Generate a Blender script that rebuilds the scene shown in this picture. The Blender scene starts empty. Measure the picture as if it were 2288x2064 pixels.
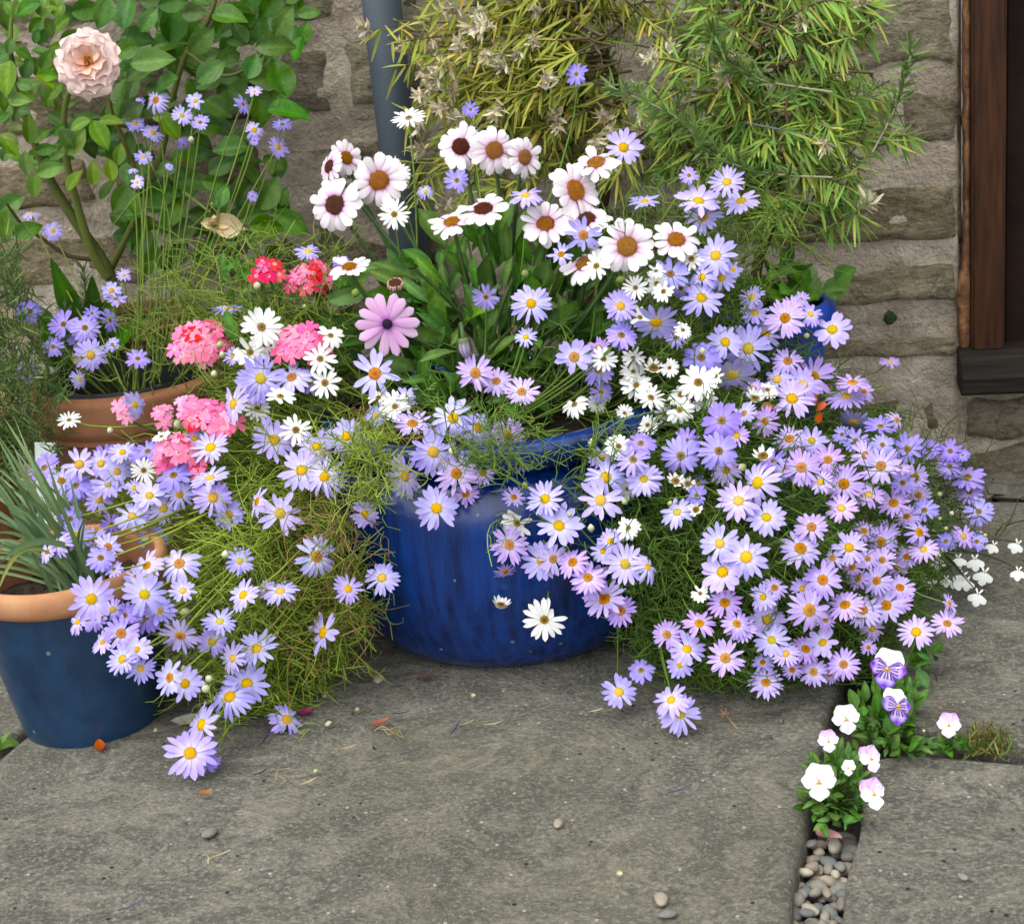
import bpy, bmesh, math, random
import numpy as np
from mathutils import Vector, Matrix, noise

# ------------------------------------------------------------------ camera, sky, sun, exposure
SC = bpy.context.scene
COL = SC.collection
R = math.radians
F, CX, CY, CAMH = 3401.0, 1144.0, 1032.0, 0.6          # focal length in photo pixels (2288 wide)
PITCH, YAW, ROLL = R(18), R(12), R(5.6)
FWD = Vector((-math.sin(YAW)*math.cos(PITCH), math.cos(YAW)*math.cos(PITCH), -math.sin(PITCH)))
R0 = Vector((math.cos(YAW), math.sin(YAW), 0)); U0 = R0.cross(FWD)
RGT = R0*math.cos(ROLL) - U0*math.sin(ROLL)
UPV = U0*math.cos(ROLL) + R0*math.sin(ROLL)
CAM = Vector((0, 0, CAMH))
cd = bpy.data.cameras.new('camera'); cam = bpy.data.objects.new('camera', cd); COL.objects.link(cam)
cd.sensor_width = 36; cd.lens = 36*F/2288; cd.clip_start = 0.05; cd.clip_end = 200
m = Matrix((RGT, UPV, -FWD)).transposed().to_4x4(); m.translation = CAM; cam.matrix_world = m
cd.dof.use_dof = True; cd.dof.focus_distance = 1.25; cd.dof.aperture_fstop = 20.0
SC.camera = cam

SUN_EL, SUN_AZ = R(68), R(215)                          # soft light from behind and left of the camera
w = bpy.data.worlds.new('World'); SC.world = w; w.use_nodes = True
nt = w.node_tree; nt.nodes.clear()
sky = nt.nodes.new('ShaderNodeTexSky'); sky.sky_type = 'NISHITA'; sky.sun_disc = False
sky.sun_elevation = SUN_EL; sky.sun_rotation = SUN_AZ
hs = nt.nodes.new('ShaderNodeHueSaturation'); hs.inputs['Saturation'].default_value = 0.04
bg = nt.nodes.new('ShaderNodeBackground'); bg.inputs['Strength'].default_value = 0.15
wo = nt.nodes.new('ShaderNodeOutputWorld')
nt.links.new(sky.outputs[0], hs.inputs['Color']); nt.links.new(hs.outputs[0], bg.inputs[0]); nt.links.new(bg.outputs[0], wo.inputs[0])
sl = bpy.data.lights.new('sun', 'SUN'); sl.energy = .85; sl.angle = R(50); sl.color = (1, .95, .87)
so = bpy.data.objects.new('sun', sl); COL.objects.link(so)
sd = Vector((math.sin(SUN_AZ)*math.cos(SUN_EL), math.cos(SUN_AZ)*math.cos(SUN_EL), math.sin(SUN_EL)))
so.rotation_euler = sd.to_track_quat('Z', 'Y').to_euler(); so.location = (-1, -1, 3)
SC.view_settings.view_transform = 'Standard'; SC.view_settings.look = 'None'
SC.view_settings.gamma = 1; SC.view_settings.exposure = 1.42
SC.render.engine = 'CYCLES'
SC.cycles.use_denoising = True
SC.cycles.max_bounces = 5; SC.cycles.diffuse_bounces = 3; SC.cycles.glossy_bounces = 2; SC.cycles.transmission_bounces = 3; SC.cycles.transparent_max_bounces = 4
SC.cycles.use_adaptive_sampling = True; SC.cycles.adaptive_threshold = 0.015

# ------------------------------------------------------------------ helpers
rnd = random.Random(7)
U = rnd.uniform
def ray(x, y): return FWD + RGT*((x-CX)/F) - UPV*((y-CY)/F)
def atY(x, y, Y): d = ray(x, y); return CAM + d*(Y/d.y)
def ground(x, y, z=0.0): d = ray(x, y); return CAM + d*((z-CAMH)/d.z)
def S(x, y): return x*1.1338, y*1.1338                  # coordinates read off the 2018-wide view
def depth(p): return (p-CAM).dot(FWD)
def proj(p):
    q = p-CAM; z = q.dot(FWD); return CX+F*q.dot(RGT)/z, CY-F*q.dot(UPV)/z
REG = dict(A=(0, 0, .38652), B=(680, 0, .38652), C=(1360, 0, .45986), D=(0, 600, .38652), E=(680, 600, .38652),
           Q=(1360, 700, .45986), G=(0, 1200, .47474), H=(680, 1200, .47465), I=(1560, 1300, .41984))
def Z(reg, x, y): a, b, s = REG[reg]; return a+x*s, b+y*s

def setp(o, label=None, cat=None, group=None, kind=None):
    if label: o['label'] = label
    if cat: o['category'] = cat
    if group: o['group'] = group
    if kind: o['kind'] = kind
    return o
def thing(name, loc, label, cat, group=None):
    o = bpy.data.objects.new(name, None); o.empty_display_size = .03; COL.objects.link(o); o.location = loc
    return setp(o, label, cat, group)
def ob(name, me, mat=None, parent=None, mw=None, kind=None):
    """link a mesh; mw is its world matrix (parents are unrotated Empties or meshes with known location)"""
    o = bpy.data.objects.new(name, me); COL.objects.link(o)
    if mat and not me.materials: me.materials.append(mat)
    if mw is None: mw = Matrix.Identity(4)
    if parent:
        o.parent = parent
        o.matrix_local = Matrix.Translation(-parent.location) @ mw if parent.parent is None else mw
    else: o.matrix_local = mw
    if kind: o['kind'] = kind
    return o
def sub(name, me, mat, parent, ml=None, kind=None):
    o = bpy.data.objects.new(name, me); COL.objects.link(o); o.parent = parent
    if mat and not me.materials: me.materials.append(mat)
    if ml is not None: o.matrix_local = ml
    if kind: o['kind'] = kind
    return o
def mesh(name, v, f, smooth=True, col=None):
    me = bpy.data.meshes.new(name); me.from_pydata(v, [], f)
    if smooth: me.polygons.foreach_set('use_smooth', [True]*len(me.polygons))
    if col is not None:
        a = me.color_attributes.new('Col', 'FLOAT_COLOR', 'POINT')
        arr = np.ones((len(v), 4), 'f'); arr[:, :3] = np.array(col, 'f'); a.data.foreach_set('color', arr.ravel())
    me.update(); return me
def frame(n, up=None, spin=0):
    n = n.normalized(); a = (up or Vector((0, 0, 1)))
    x = a.cross(n)
    if x.length < 1e-4: x = Vector((1, 0, 0))
    x.normalize(); y = n.cross(x)
    return Matrix((x, y, n)).transposed().to_4x4() @ Matrix.Rotation(spin, 4, 'Z')
class TB:
    """collects tubes / ribbons into one mesh with vertex colours"""
    def __init__(s): s.v = []; s.f = []; s.c = []
    def tube(s, pts, r0, r1, col, sides=3, cap=False):
        n = len(pts); b = len(s.v)
        for i, p in enumerate(pts):
            t = (pts[min(i+1, n-1)]-pts[max(i-1, 0)])
            t = t.normalized() if t.length > 1e-9 else Vector((0, 0, 1))
            x = t.cross(Vector((.31, .17, .93))).normalized(); y = t.cross(x); r = r0+(r1-r0)*i/max(1, n-1)
            for k in range(sides):
                a = 6.2832*k/sides; s.v.append(p+x*(r*math.cos(a))+y*(r*math.sin(a))); s.c.append(col)
        for i in range(n-1):
            for k in range(sides):
                k2 = (k+1) % sides; a = b+i*sides
                s.f.append((a+k, a+k2, a+sides+k2, a+sides+k))
    def leaf(s, p, d, L, W, nrm, col, curl=0, seg=3, fold=.25):
        d = d.normalized(); x = d.cross(nrm)
        if x.length < 1e-4: x = d.cross(Vector((1, .2, 0)))
        x.normalize(); nn = x.cross(d); b = len(s.v)
        for i in range(seg+1):
            t = i/seg; c = p+d*(L*t)-nn*(curl*L*t*t); wd = W*.5*max(.12, math.sin(math.pi*min(.97, .12+.86*t))**.6)
            s.v += [c-x*wd+nn*(fold*wd), c, c+x*wd+nn*(fold*wd)]; s.c += [col]*3
        for i in range(seg):
            a = b+3*i; s.f += [(a, a+1, a+4, a+3), (a+1, a+2, a+5, a+4)]
    def build(s, name): return mesh(name, s.v, s.f, True, s.c)
def bez(a, b, c, n): return [a*((1-t)**2)+b*(2*t*(1-t))+c*(t*t) for t in [i/(n-1) for i in range(n)]]
def spline(pts, k=6):
    out = []
    n = len(pts)
    for i in range(n-1):
        p0, p1, p2, p3 = pts[max(i-1, 0)], pts[i], pts[i+1], pts[min(i+2, n-1)]
        for j in range(k):
            t = j/k
            out.append(.5*((2*p1)+(p2-p0)*t+(2*p0-5*p1+4*p2-p3)*t*t+(3*p1-p0-3*p2+p3)*t**3))
    out.append(pts[-1]); return out
def rv(s=1): return Vector((rnd.gauss(0, s), rnd.gauss(0, s), rnd.gauss(0, s)))
def inpoly(x, y, P):
    c = False; j = len(P)-1
    for i in range(len(P)):
        xi, yi = P[i]; xj, yj = P[j]
        if (yi > y) != (yj > y) and x < (xj-xi)*(y-yi)/(yj-yi)+xi: c = not c
        j = i
    return c
def samp(P):
    x0, x1 = min(p[0] for p in P), max(p[0] for p in P); y0, y1 = min(p[1] for p in P), max(p[1] for p in P)
    while True:
        x, y = U(x0, x1), U(y0, y1)
        if inpoly(x, y, P): return x, y
def lerp(a, b, t): return tuple(a[i]+(b[i]-a[i])*t for i in range(3))
def jit(c, s=.15):
    k = 1+U(-s, s); return tuple(max(0, q*k*(1+U(-s*.4, s*.4))) for q in c)

# ------------------------------------------------------------------ materials
class NT:
    def __init__(s, name):
        s.m = bpy.data.materials.new(name); s.m.use_nodes = True; s.t = s.m.node_tree
        s.p = s.t.nodes['Principled BSDF']; s.out = s.t.nodes['Material Output']
    def n(s, t, **kw):
        nd = s.t.nodes.new(t)
        for k, v in kw.items():
            if k in nd.inputs: nd.inputs[k].default_value = v
            else: setattr(nd, k, v)
        return nd
    def l(s, a, b): s.t.links.new(a, b)
    def ramp(s, fac, stops):
        r = s.n('ShaderNodeValToRGB'); e = r.color_ramp.elements
        while len(e) < len(stops): e.new(.5)
        for q, (p, c) in zip(e, stops): q.position = p; q.color = (*c, 1) if len(c) == 3 else c
        s.l(fac, r.inputs[0]); return r.outputs[0]
    def noise(s, scale, detail=6, rough=.6, dist=0, vec=None):
        q = s.n('ShaderNodeTexNoise'); q.inputs['Scale'].default_value = scale; q.inputs['Detail'].default_value = detail
        q.inputs['Roughness'].default_value = rough; q.inputs['Distortion'].default_value = dist
        if vec is not None: s.l(vec, q.inputs['Vector'])
        return q.outputs['Fac']
    def mix(s, fac, a, b, mode='MIX'):
        q = s.n('ShaderNodeMix', data_type='RGBA', blend_type=mode)
        for sock, v in ((q.inputs[0], fac), (q.inputs[6], a), (q.inputs[7], b)):
            if isinstance(v, (int, float)): sock.default_value = v
            elif isinstance(v, tuple): sock.default_value = (*v, 1)
            else: s.l(v, sock)
        return q.outputs[2]
    def math(s, op, a, b=0.):
        q = s.n('ShaderNodeMath', operation=op)
        for sock, v in ((q.inputs[0], a), (q.inputs[1], b)):
            if isinstance(v, (int, float)): sock.default_value = v
            else: s.l(v, sock)
        return q.outputs[0]
    def coords(s, kind='Object', scale=None, shift=False):
        tc = s.n('ShaderNodeTexCoord'); v = tc.outputs[kind]
        if scale or shift:
            mp = s.n('ShaderNodeMapping'); s.l(v, mp.inputs[0])
            if scale: mp.inputs['Scale'].default_value = scale
            if shift:
                oi = s.n('ShaderNodeObjectInfo'); sc = s.n('ShaderNodeVectorMath', operation='SCALE')
                cb = s.n('ShaderNodeCombineXYZ'); s.l(oi.outputs['Random'], cb.inputs[0]); s.l(oi.outputs['Random'], cb.inputs[2])
                s.l(cb.outputs[0], sc.inputs[0]); sc.inputs['Scale'].default_value = 37
                s.l(sc.outputs[0], mp.inputs['Location'])
            v = mp.outputs[0]
        return v
    def geo(s): return s.n('ShaderNodeNewGeometry').outputs['Position']
    def bump(s, h, strength=.5, dist=.01):
        b = s.n('ShaderNodeBump'); b.inputs['Strength'].default_value = strength; b.inputs['Distance'].default_value = dist
        s.l(h, b.inputs['Height']); s.l(b.outputs[0], s.p.inputs['Normal']); return b
    def base(s, c): 
        if isinstance(c, tuple): s.p.inputs['Base Color'].default_value = (*c, 1)
        else: s.l(c, s.p.inputs['Base Color'])
    def rough(s, r): s.p.inputs['Roughness'].default_value = r
    def objrand(s, col, hue=.01, sat=.1, val=.12):
        oi = s.n('ShaderNodeObjectInfo'); h = s.n('ShaderNodeHueSaturation')
        r = oi.outputs['Random']
        s.l(s.math('ADD', s.math('MULTIPLY', r, 2*hue), .5-hue), h.inputs['Hue'])
        r2 = s.math('FRACT', s.math('MULTIPLY', r, 7.31)); r3 = s.math('FRACT', s.math('MULTIPLY', r, 13.7))
        s.l(s.math('ADD', s.math('MULTIPLY', r2, 2*sat), 1-sat), h.inputs['Saturation'])
        s.l(s.math('ADD', s.math('MULTIPLY', r3, 2*val), 1-val), h.inputs['Value'])
        s.l(col, h.inputs['Color']); return h.outputs[0]
    def translucent(s, col, amt):
        tr = s.n('ShaderNodeBsdfTranslucent'); mx = s.n('ShaderNodeMixShader'); mx.inputs[0].default_value = amt
        if isinstance(col, tuple): tr.inputs[0].default_value = (*col, 1)
        else: s.l(col, tr.inputs[0])
        s.l(s.p.outputs[0], mx.inputs[1]); s.l(tr.outputs[0], mx.inputs[2]); s.l(mx.outputs[0], s.out.inputs[0])

def mat_attr(name, rough=.5, trans=.25, hue=.01, sat=.1, val=.1, spec=.3, grain=0.):
    k = NT(name); a = k.n('ShaderNodeAttribute', attribute_name='Col'); c = k.objrand(a.outputs['Color'], hue, sat, val)
    if grain:
        nz = k.noise(grain, 3, .6, 0, k.coords('Object')); c = k.mix(.35, c, k.ramp(nz, [(.3, (.55,)*3), (.7, (1,)*3)]), 'MULTIPLY')
    k.base(c); k.rough(rough); k.p.inputs['Specular IOR Level'].default_value = spec
    if trans: k.translucent(c, trans)
    return k.m
M = {}
M['petal'] = mat_attr('petal', .6, .12, .012, .12, .06, .2)
M['thread'] = mat_attr('thread_foliage', .55, .15, 0, 0, 0)
M['disc'] = mat_attr('flower_disc', .8, 0, .01, .1, .1, .15)
M['blade'] = mat_attr('blade', .5, .2, .01, .1, .15)
M['shrubleaf'] = mat_attr('shrub_leaf', .6, .18, 0, 0, 0, .25)
M['bark'] = mat_attr('bark', .85, 0, 0, 0, 0, .15)

def leafmat(name, c0, c1, rough=.42, trans=.18):
    k = NT(name); v = k.coords('Object', None, False)
    nz = k.noise(2.2, 3, .5, 0, v)
    col = k.mix(k.ramp(nz, [(.35, (0,)*3), (.65, (1,)*3)]), c0, c1)
    a = k.n('ShaderNodeAttribute', attribute_name='Col')
    col = k.mix(.8, col, a.outputs['Color'], 'MULTIPLY')
    col = k.objrand(col, .018, .12, .28); k.base(col); k.rough(rough); k.p.inputs['Specular IOR Level'].default_value = .24
    wv = k.noise(9, 2, .5, 0, v); k.bump(wv, .12, .02)
    k.translucent(col, trans); return k.m
M['rose_leaf'] = leafmat('rose_leaf', (.034, .108, .009), (.07, .175, .014), .36)
M['rose_leaf_young'] = leafmat('rose_leaf_young', (.085, .19, .012), (.135, .25, .02))
M['green_leaf'] = leafmat('green_leaf', (.05, .14, .018), (.09, .2, .028), .45)
M['viola_leaf'] = leafmat('viola_leaf', (.05, .14, .02), (.09, .2, .03), .45)

def stone_mat():
    k = NT('wall_stone'); v = k.coords('Object', (1, 1, 1.9), True); v2 = k.coords('Object', None, True)
    n1 = k.noise(9, 8, .62, .6, v); n2 = k.noise(60, 6, .7, 0, v); n3 = k.noise(5, 3, .5, .3, v2); n7 = k.noise(260, 5, .75, 0, v2)
    c = k.ramp(n1, [(.28, (.13, .105, .065)), (.42, (.23, .195, .125)), (.58, (.33, .285, .19)), (.78, (.46, .4, .28))])
    c = k.mix(k.ramp(n3, [(.5, (0,)*3), (.72, (.6,)*3)]), c, (.21, .2, .125))
    n4 = k.noise(6.5, 4, .6, 0, k.coords('Object', (1, 1, 1.4), True))
    c = k.mix(k.ramp(n4, [(.62, (0,)*3), (.76, (.55,)*3)]), c, (.16, .085, .04))
    c = k.mix(.8, c, k.ramp(n2, [(.32, (.42,)*3), (.58, (1.12,)*3)]), 'MULTIPLY'); c = k.mix(.6, c, k.ramp(n7, [(.3, (.55,)*3), (.62, (1.2,)*3)]), 'MULTIPLY')
    ck = k.ramp(k.math('ABSOLUTE', k.math('SUBTRACT', k.noise(10, 7, .68, 1., k.coords('Object', (1, 1, 2.6), True)), .5)), [(.0, (.35,)*3), (.012, (.8,)*3), (.03, (1,)*3)]); c = k.mix(.85, c, ck, 'MULTIPLY')
    c = k.objrand(c, .012, .15, .14); k.base(c); k.rough(.9); k.p.inputs['Specular IOR Level'].default_value = .2
    h = k.math('ADD', k.math('MULTIPLY', n1, .6), k.math('ADD', k.math('MULTIPLY', n2, .9), k.math('MULTIPLY', n7, .35))); k.bump(h, 1, .016); return k.m
M['stone'] = stone_mat()
def mortar_mat():
    k = NT('mortar'); g = k.geo(); n1 = k.noise(22, 7, .65, .3, g); n2 = k.noise(160, 5, .7, 0, g); n3 = k.noise(7, 4, .6, .5, g)
    c = k.ramp(n1, [(.25, (.3, .235, .175)), (.4, (.54, .455, .36)), (.62, (.74, .65, .53))])
    c = k.mix(k.ramp(n3, [(.5, (0,)*3), (.7, (.6,)*3)]), c, (.27, .2, .15))
    c = k.mix(.6, c, k.ramp(n2, [(.25, (.45,)*3), (.55, (1,)*3)]), 'MULTIPLY')
    k.base(c); k.rough(.95); k.p.inputs['Specular IOR Level'].default_value = .15
    k.bump(k.math('ADD', n1, k.math('MULTIPLY', n2, .9)), 1, .018); return k.m
M['mortar'] = mortar_mat()
def slab_mat():
    k = NT('paving_stone'); v = k.coords('Object', None, True)
    vs = k.coords('Object', (.85, 1, 1), True); n1 = k.noise(5.5, 9, .66, 1.1, v); n2 = k.noise(300, 6, .8, .5, vs); n3 = k.noise(2.6, 4, .6, .8, v); n5 = k.noise(620, 4, .7, 0, v)
    n6 = k.noise(15, 9, .7, 2.2, vs)
    c = k.ramp(n1, [(.25, (.1, .1, .086)), (.5, (.14, .139, .119)), (.75, (.21, .203, .17))])
    c = k.mix(k.ramp(n6, [(.47, (0,)*3), (.57, (.42,)*3)]), c, (.33, .315, .25))
    c = k.mix(k.ramp(n2, [(.52, (0,)*3), (.62, (.8,)*3)]), c, (.41, .39, .315))
    c = k.mix(k.ramp(n2, [(.38, (.7,)*3), (.48, (0,)*3)]), c, (.07, .071, .064))
    c = k.mix(k.ramp(n3, [(.48, (0,)*3), (.68, (.35,)*3)]), c, (.135, .128, .075))
    c = k.mix(.5, c, k.ramp(n5, [(.3, (.55,)*3), (.6, (1.08,)*3)]), 'MULTIPLY')
    rg = k.math('ABSOLUTE', k.math('SUBTRACT', k.noise(7, 5, .6, 1.4, v), .5)); c = k.mix(k.ramp(rg, [(.0, (.3,)*3), (.022, (0,)*3)]), c, (.38, .36, .28))
    vr = k.n('ShaderNodeTexVoronoi'); vr.inputs['Scale'].default_value = 120; k.l(v, vr.inputs['Vector']); sc_ = k.n('ShaderNodeSeparateColor'); k.l(vr.outputs['Color'], sc_.inputs[0])
    c = k.mix(k.math('MULTIPLY', k.math('LESS_THAN', vr.outputs['Distance'], .16), k.math('GREATER_THAN', sc_.outputs[0], .9)), c, (.48, .47, .42))
    c = k.mix(k.math('MULTIPLY', k.math('LESS_THAN', vr.outputs['Distance'], .2), k.math('LESS_THAN', sc_.outputs[0], .06)), c, (.03, .03, .026))
    k.base(c); k.rough(.88); k.p.inputs['Specular IOR Level'].default_value = .25
    ct = k.math('SUBTRACT', 1, k.math('ABSOLUTE', k.math('SUBTRACT', k.math('FRACT', k.math('MULTIPLY', n1, 5)), .5)))
    h = k.math('ADD', k.math('MULTIPLY', n6, .7), k.math('ADD', k.math('MULTIPLY', n2, .25), k.math('MULTIPLY', ct, .45)))
    k.bump(h, 1, .012); return k.m
M['slab'] = slab_mat()
def simple(name, c0, c1, scale=30, rough=.8, bump=.3, dist=.004, kind='geo', detail=5, spec=.3, var=0., stretch=None):
    k = NT(name); v = k.geo() if kind == 'geo' else k.coords('Object', stretch)
    n1 = k.noise(scale, detail, .65, .2, v); c = k.mix(k.ramp(n1, [(.32, (0,)*3), (.68, (1,)*3)]), c0, c1)
    if var: c = k.objrand(c, .02, .25, var)
    k.base(c); k.rough(rough); k.p.inputs['Specular IOR Level'].default_value = spec
    if bump: k.bump(n1, bump, dist)
    return k.m
M['soil'] = simple('soil', (.012, .008, .006), (.05, .035, .024), 90, .95, 1, .01)
M['earth'] = simple('earth', (.03, .026, .018), (.09, .075, .055), 60, .95, 1, .01)
M['black'] = simple('black_plastic', (.006, .007, .008), (.012, .013, .014), 40, .45, .1)
M['pipe'] = simple('pipe_paint', (.042, .06, .078), (.06, .08, .1), 14, .55, .1)
M['white_plastic'] = simple('white_plastic', (.55, .6, .58), (.65, .68, .66), 40, .5, .1)
M['chip'] = simple('chip_stone', (.07, .068, .058), (.16, .15, .125), 70, .9, .6, .004, var=.25)
def pebble_mat():
    k = NT('pebble'); v = k.geo(); oi = k.n('ShaderNodeObjectInfo')
    c = k.ramp(oi.outputs['Random'], [(0, (.13, .15, .15)), (.2, (.2, .2, .18)), (.4, (.3, .25, .19)), (.55, (.2, .165, .13)), (.7, (.115, .135, .14)), (.85, (.33, .28, .21)), (.97, (.4, .37, .3))])
    n1 = k.noise(150, 5, .7, 0, v); c = k.mix(.6, c, k.ramp(n1, [(.3, (.6,)*3), (.65, (1.1,)*3)]), 'MULTIPLY')
    k.base(c); k.rough(.75); k.bump(n1, .2, .002); return k.m
M['pebble'] = pebble_mat()
def glaze(name, c0, c1, rough, vert=True, streak=90):
    k = NT(name); v = k.coords('Object', (1, 1, .05) if vert else None); v2 = k.coords('Object')
    n1 = k.noise(streak, 5, .7, 0, v); n2 = k.noise(9, 5, .6, .3, v2)
    c = k.mix(k.ramp(n1, [(.36, (0,)*3), (.66, (1,)*3)]), c0, c1)
    c = k.mix(.6, c, k.ramp(n2, [(.3, (.55,)*3), (.7, (1.15,)*3)]), 'MULTIPLY')
    sp = k.n('ShaderNodeTexVoronoi'); sp.inputs['Scale'].default_value = 75; k.l(v2, sp.inputs['Vector'])
    rr = k.n('ShaderNodeSeparateColor'); k.l(sp.outputs['Color'], rr.inputs[0])
    dot = k.math('MULTIPLY', k.math('LESS_THAN', sp.outputs['Distance'], .14), k.math('GREATER_THAN', rr.outputs[0], .82))
    c = k.mix(k.math('MULTIPLY', dot, .5), c, (.25, .27, .26))
    k.base(c); k.rough(rough)
    nb = k.noise(14, 3, .5, 0, v2); k.bump(k.math('ADD', k.math('MULTIPLY', n1, .1), nb), .12, .01)
    k.p.inputs['Coat Weight'].default_value = .2; k.p.inputs['Coat Roughness'].default_value = .16; return k.m
M['blue'] = glaze('cobalt_glaze', (.001, .01, .075), (.002, .04, .23), .22)
M['blue_back'] = glaze('bright_blue_glaze', (.008, .04, .3), (.012, .055, .38), .35)
M['blue_dull'] = glaze('dull_blue_glaze', (.004, .024, .065), (.008, .044, .11), .4, False, 40)
M['terracotta'] = simple('terracotta', (.21, .085, .04), (.33, .15, .075), 25, .85, .25, .003)
M['terracotta_pale'] = simple('terracotta_pale', (.33, .14, .06), (.46, .25, .125), 18, .75, .15, .003)
M['terracotta_old'] = simple('terracotta_old', (.13, .075, .05), (.26, .13, .075), 22, .9, .5, .004)
M['wicker'] = simple('beaded_clay', (.12, .07, .03), (.26, .16, .075), 60, .85, .4, .003)
def wood(name, c0, c1, rough):
    k = NT(name); v = k.coords('Object', (6, 6, .45)); n1 = k.noise(28, 7, .65, .4, v); n2 = k.noise(4, 3, .5, .2, v)
    c = k.mix(k.ramp(n1, [(.3, (0,)*3), (.7, (1,)*3)]), c0, c1); c = k.mix(.6, c, k.ramp(n2, [(.3, (.5,)*3), (.65, (1.1,)*3)]), 'MULTIPLY')
    k.base(c); k.rough(rough); k.p.inputs['Specular IOR Level'].default_value = .2; k.bump(n1, .35, .003); return k.m
M['wood'] = wood('stained_wood', (.012, .0042, .0015), (.065, .022, .006), .6)
def sillmat():
    k = NT('weathered_sill'); v = k.coords('Object', (.35, 5, 5)); n1 = k.noise(30, 8, .7, .4, v)
    c = k.ramp(n1, [(.3, (.005, .004, .003)), (.6, (.017, .014, .011)), (.8, (.045, .038, .03))]); k.base(c); k.rough(.7); k.p.inputs['Specular IOR Level'].default_value = .15; k.bump(n1, .6, .004); return k.m
M['sill'] = sillmat()
M['filler'] = simple('chipped_filler', (.06, .025, .012), (.28, .14, .06), 60, .8, .8, .006)
M['door_dark'] = simple('dark_door', (.006, .003, .002), (.016, .008, .004), 20, .6, .2, spec=.1)

# ------------------------------------------------------------------ ground and paving
WALL_Y = 1.72
def box_mesh(name, x0, x1, y0, y1, z0, z1, bev=0.0, segs=2):
    bm = bmesh.new(); bmesh.ops.create_cube(bm, size=1)
    for v in bm.verts: v.co = Vector(((x0+x1)/2+v.co.x*(x1-x0), (y0+y1)/2+v.co.y*(y1-y0), (z0+z1)/2+v.co.z*(z1-z0)))
    if bev: bmesh.ops.bevel(bm, geom=bm.edges[:], offset=bev, segments=segs, affect='EDGES')
    me = bpy.data.meshes.new(name); bm.to_mesh(me); bm.free(); return me
g = ob('ground', mesh('ground', [(-30, -30, -.062), (30, -30, -.062), (30, 30, -.062), (-30, 30, -.062)], [(0, 1, 2, 3)]), M['earth'], kind='structure')
pav = bpy.data.objects.new('pavement', None); COL.objects.link(pav); pav['kind'] = 'structure'; pav['label'] = 'patio of large grey riven stone slabs'
def slab(px, seed, zoff=0., rough=.0022, world=None):
    P = [ground(*S(x, y)) for x, y in px] if world is None else [Vector((a, b, 0)) for a, b in world]
    ring = []
    n = len(P)
    for i in range(n):
        a, b = P[i], P[(i+1) % n]; k = max(2, int((b-a).length/.008))
        for j in range(k):
            t = j/k; p = a.lerp(b, t); q = Vector((p.x*14+seed*5, p.y*14, seed))
            ring.append(p+Vector((noise.noise(q), noise.noise(q+Vector((9, 3, 1))), 0))*.006)
    # round the corners a little
    for _ in range(3): ring = [(ring[i-1]+ring[i]*2+ring[(i+1) % len(ring)])/4 for i in range(len(ring))]
    c = sum(ring, Vector())/len(ring); v = []; f = []; m_ = len(ring)
    scales = [1, 1, 1-.004, 1-.012, 1-.025, 1-.04]+[1-.04-.96*(i/44) for i in range(1, 44)]
    zz = [-.06, -.02, -.006, -.0018, -.0004]
    for ri, s_ in enumerate(scales):
        for p in ring:
            q = c+(p-c)*s_
            if ri == 0: h = -.06
            else:
                h = (zz[ri] if ri < len(zz) else 0)
                a = noise.fractal(Vector((q.x*3+seed, q.y*3, seed*2.)), 1, 2, 5)
                st = noise.noise(Vector((q.x*5+seed*3, q.y*7, 2.2)))*2.2
                h += rough*a+rough*.9*(math.floor(st*2)+min(1, (st*2-math.floor(st*2))*5))*.5
            v.append((q.x, q.y, h+zoff))
    v.append((c.x, c.y, zoff))
    for ri in range(len(scales)-1):
        for i in range(m_):
            j = (i+1) % m_; f.append((ri*m_+i, ri*m_+j, (ri+1)*m_+j, (ri+1)*m_+i))
    b = (len(scales)-1)*m_
    for i in range(m_): f.append((b+i, b+(i+1) % m_, len(v)-1))
    return ob('paving_slab', mesh('paving_slab', v, f), M['slab'], pav)
A_L = [(1575, 1100), (1660, 1300), (1640, 1400), (1612, 1500), (1592, 1640), (1556, 1815), (1530, 2000)]
slab([(330, 1225), (900, 1100)]+A_L+[(700, 2100), (-500, 2050), (-260, 1640), (0, 1497), (62, 1437), (180, 1350)], 1.3)
slab([(1712, 1492), (1800, 1487), (2018, 1507), (2330, 1525), (2500, 2000), (1630, 2000), (1654, 1820), (1690, 1645)], 4.1, -.001)
slab([(1725, 1290), (1735, 1425), (1850, 1440), (2018, 1466), (2350, 1500), (2330, 985), (2018, 985), (1800, 975), (1600, 1010)], 7.7, -.003)
slab([(-700, 1490), (-40, 1440), (30, 1395), (160, 1320), (250, 1230), (100, 1180), (-700, 1230)], 9.2, -.022)
slab(None, 11.5, -.004, world=[(-.72, 1.34), (-.2, 1.36), (.0, 1.38), (.0, 1.66), (-.72, 1.66)])
slab(None, 13.5, -.006, world=[(-1.6, 1.28), (-.76, 1.31), (-.75, 1.66), (-1.6, 1.66)])

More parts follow.
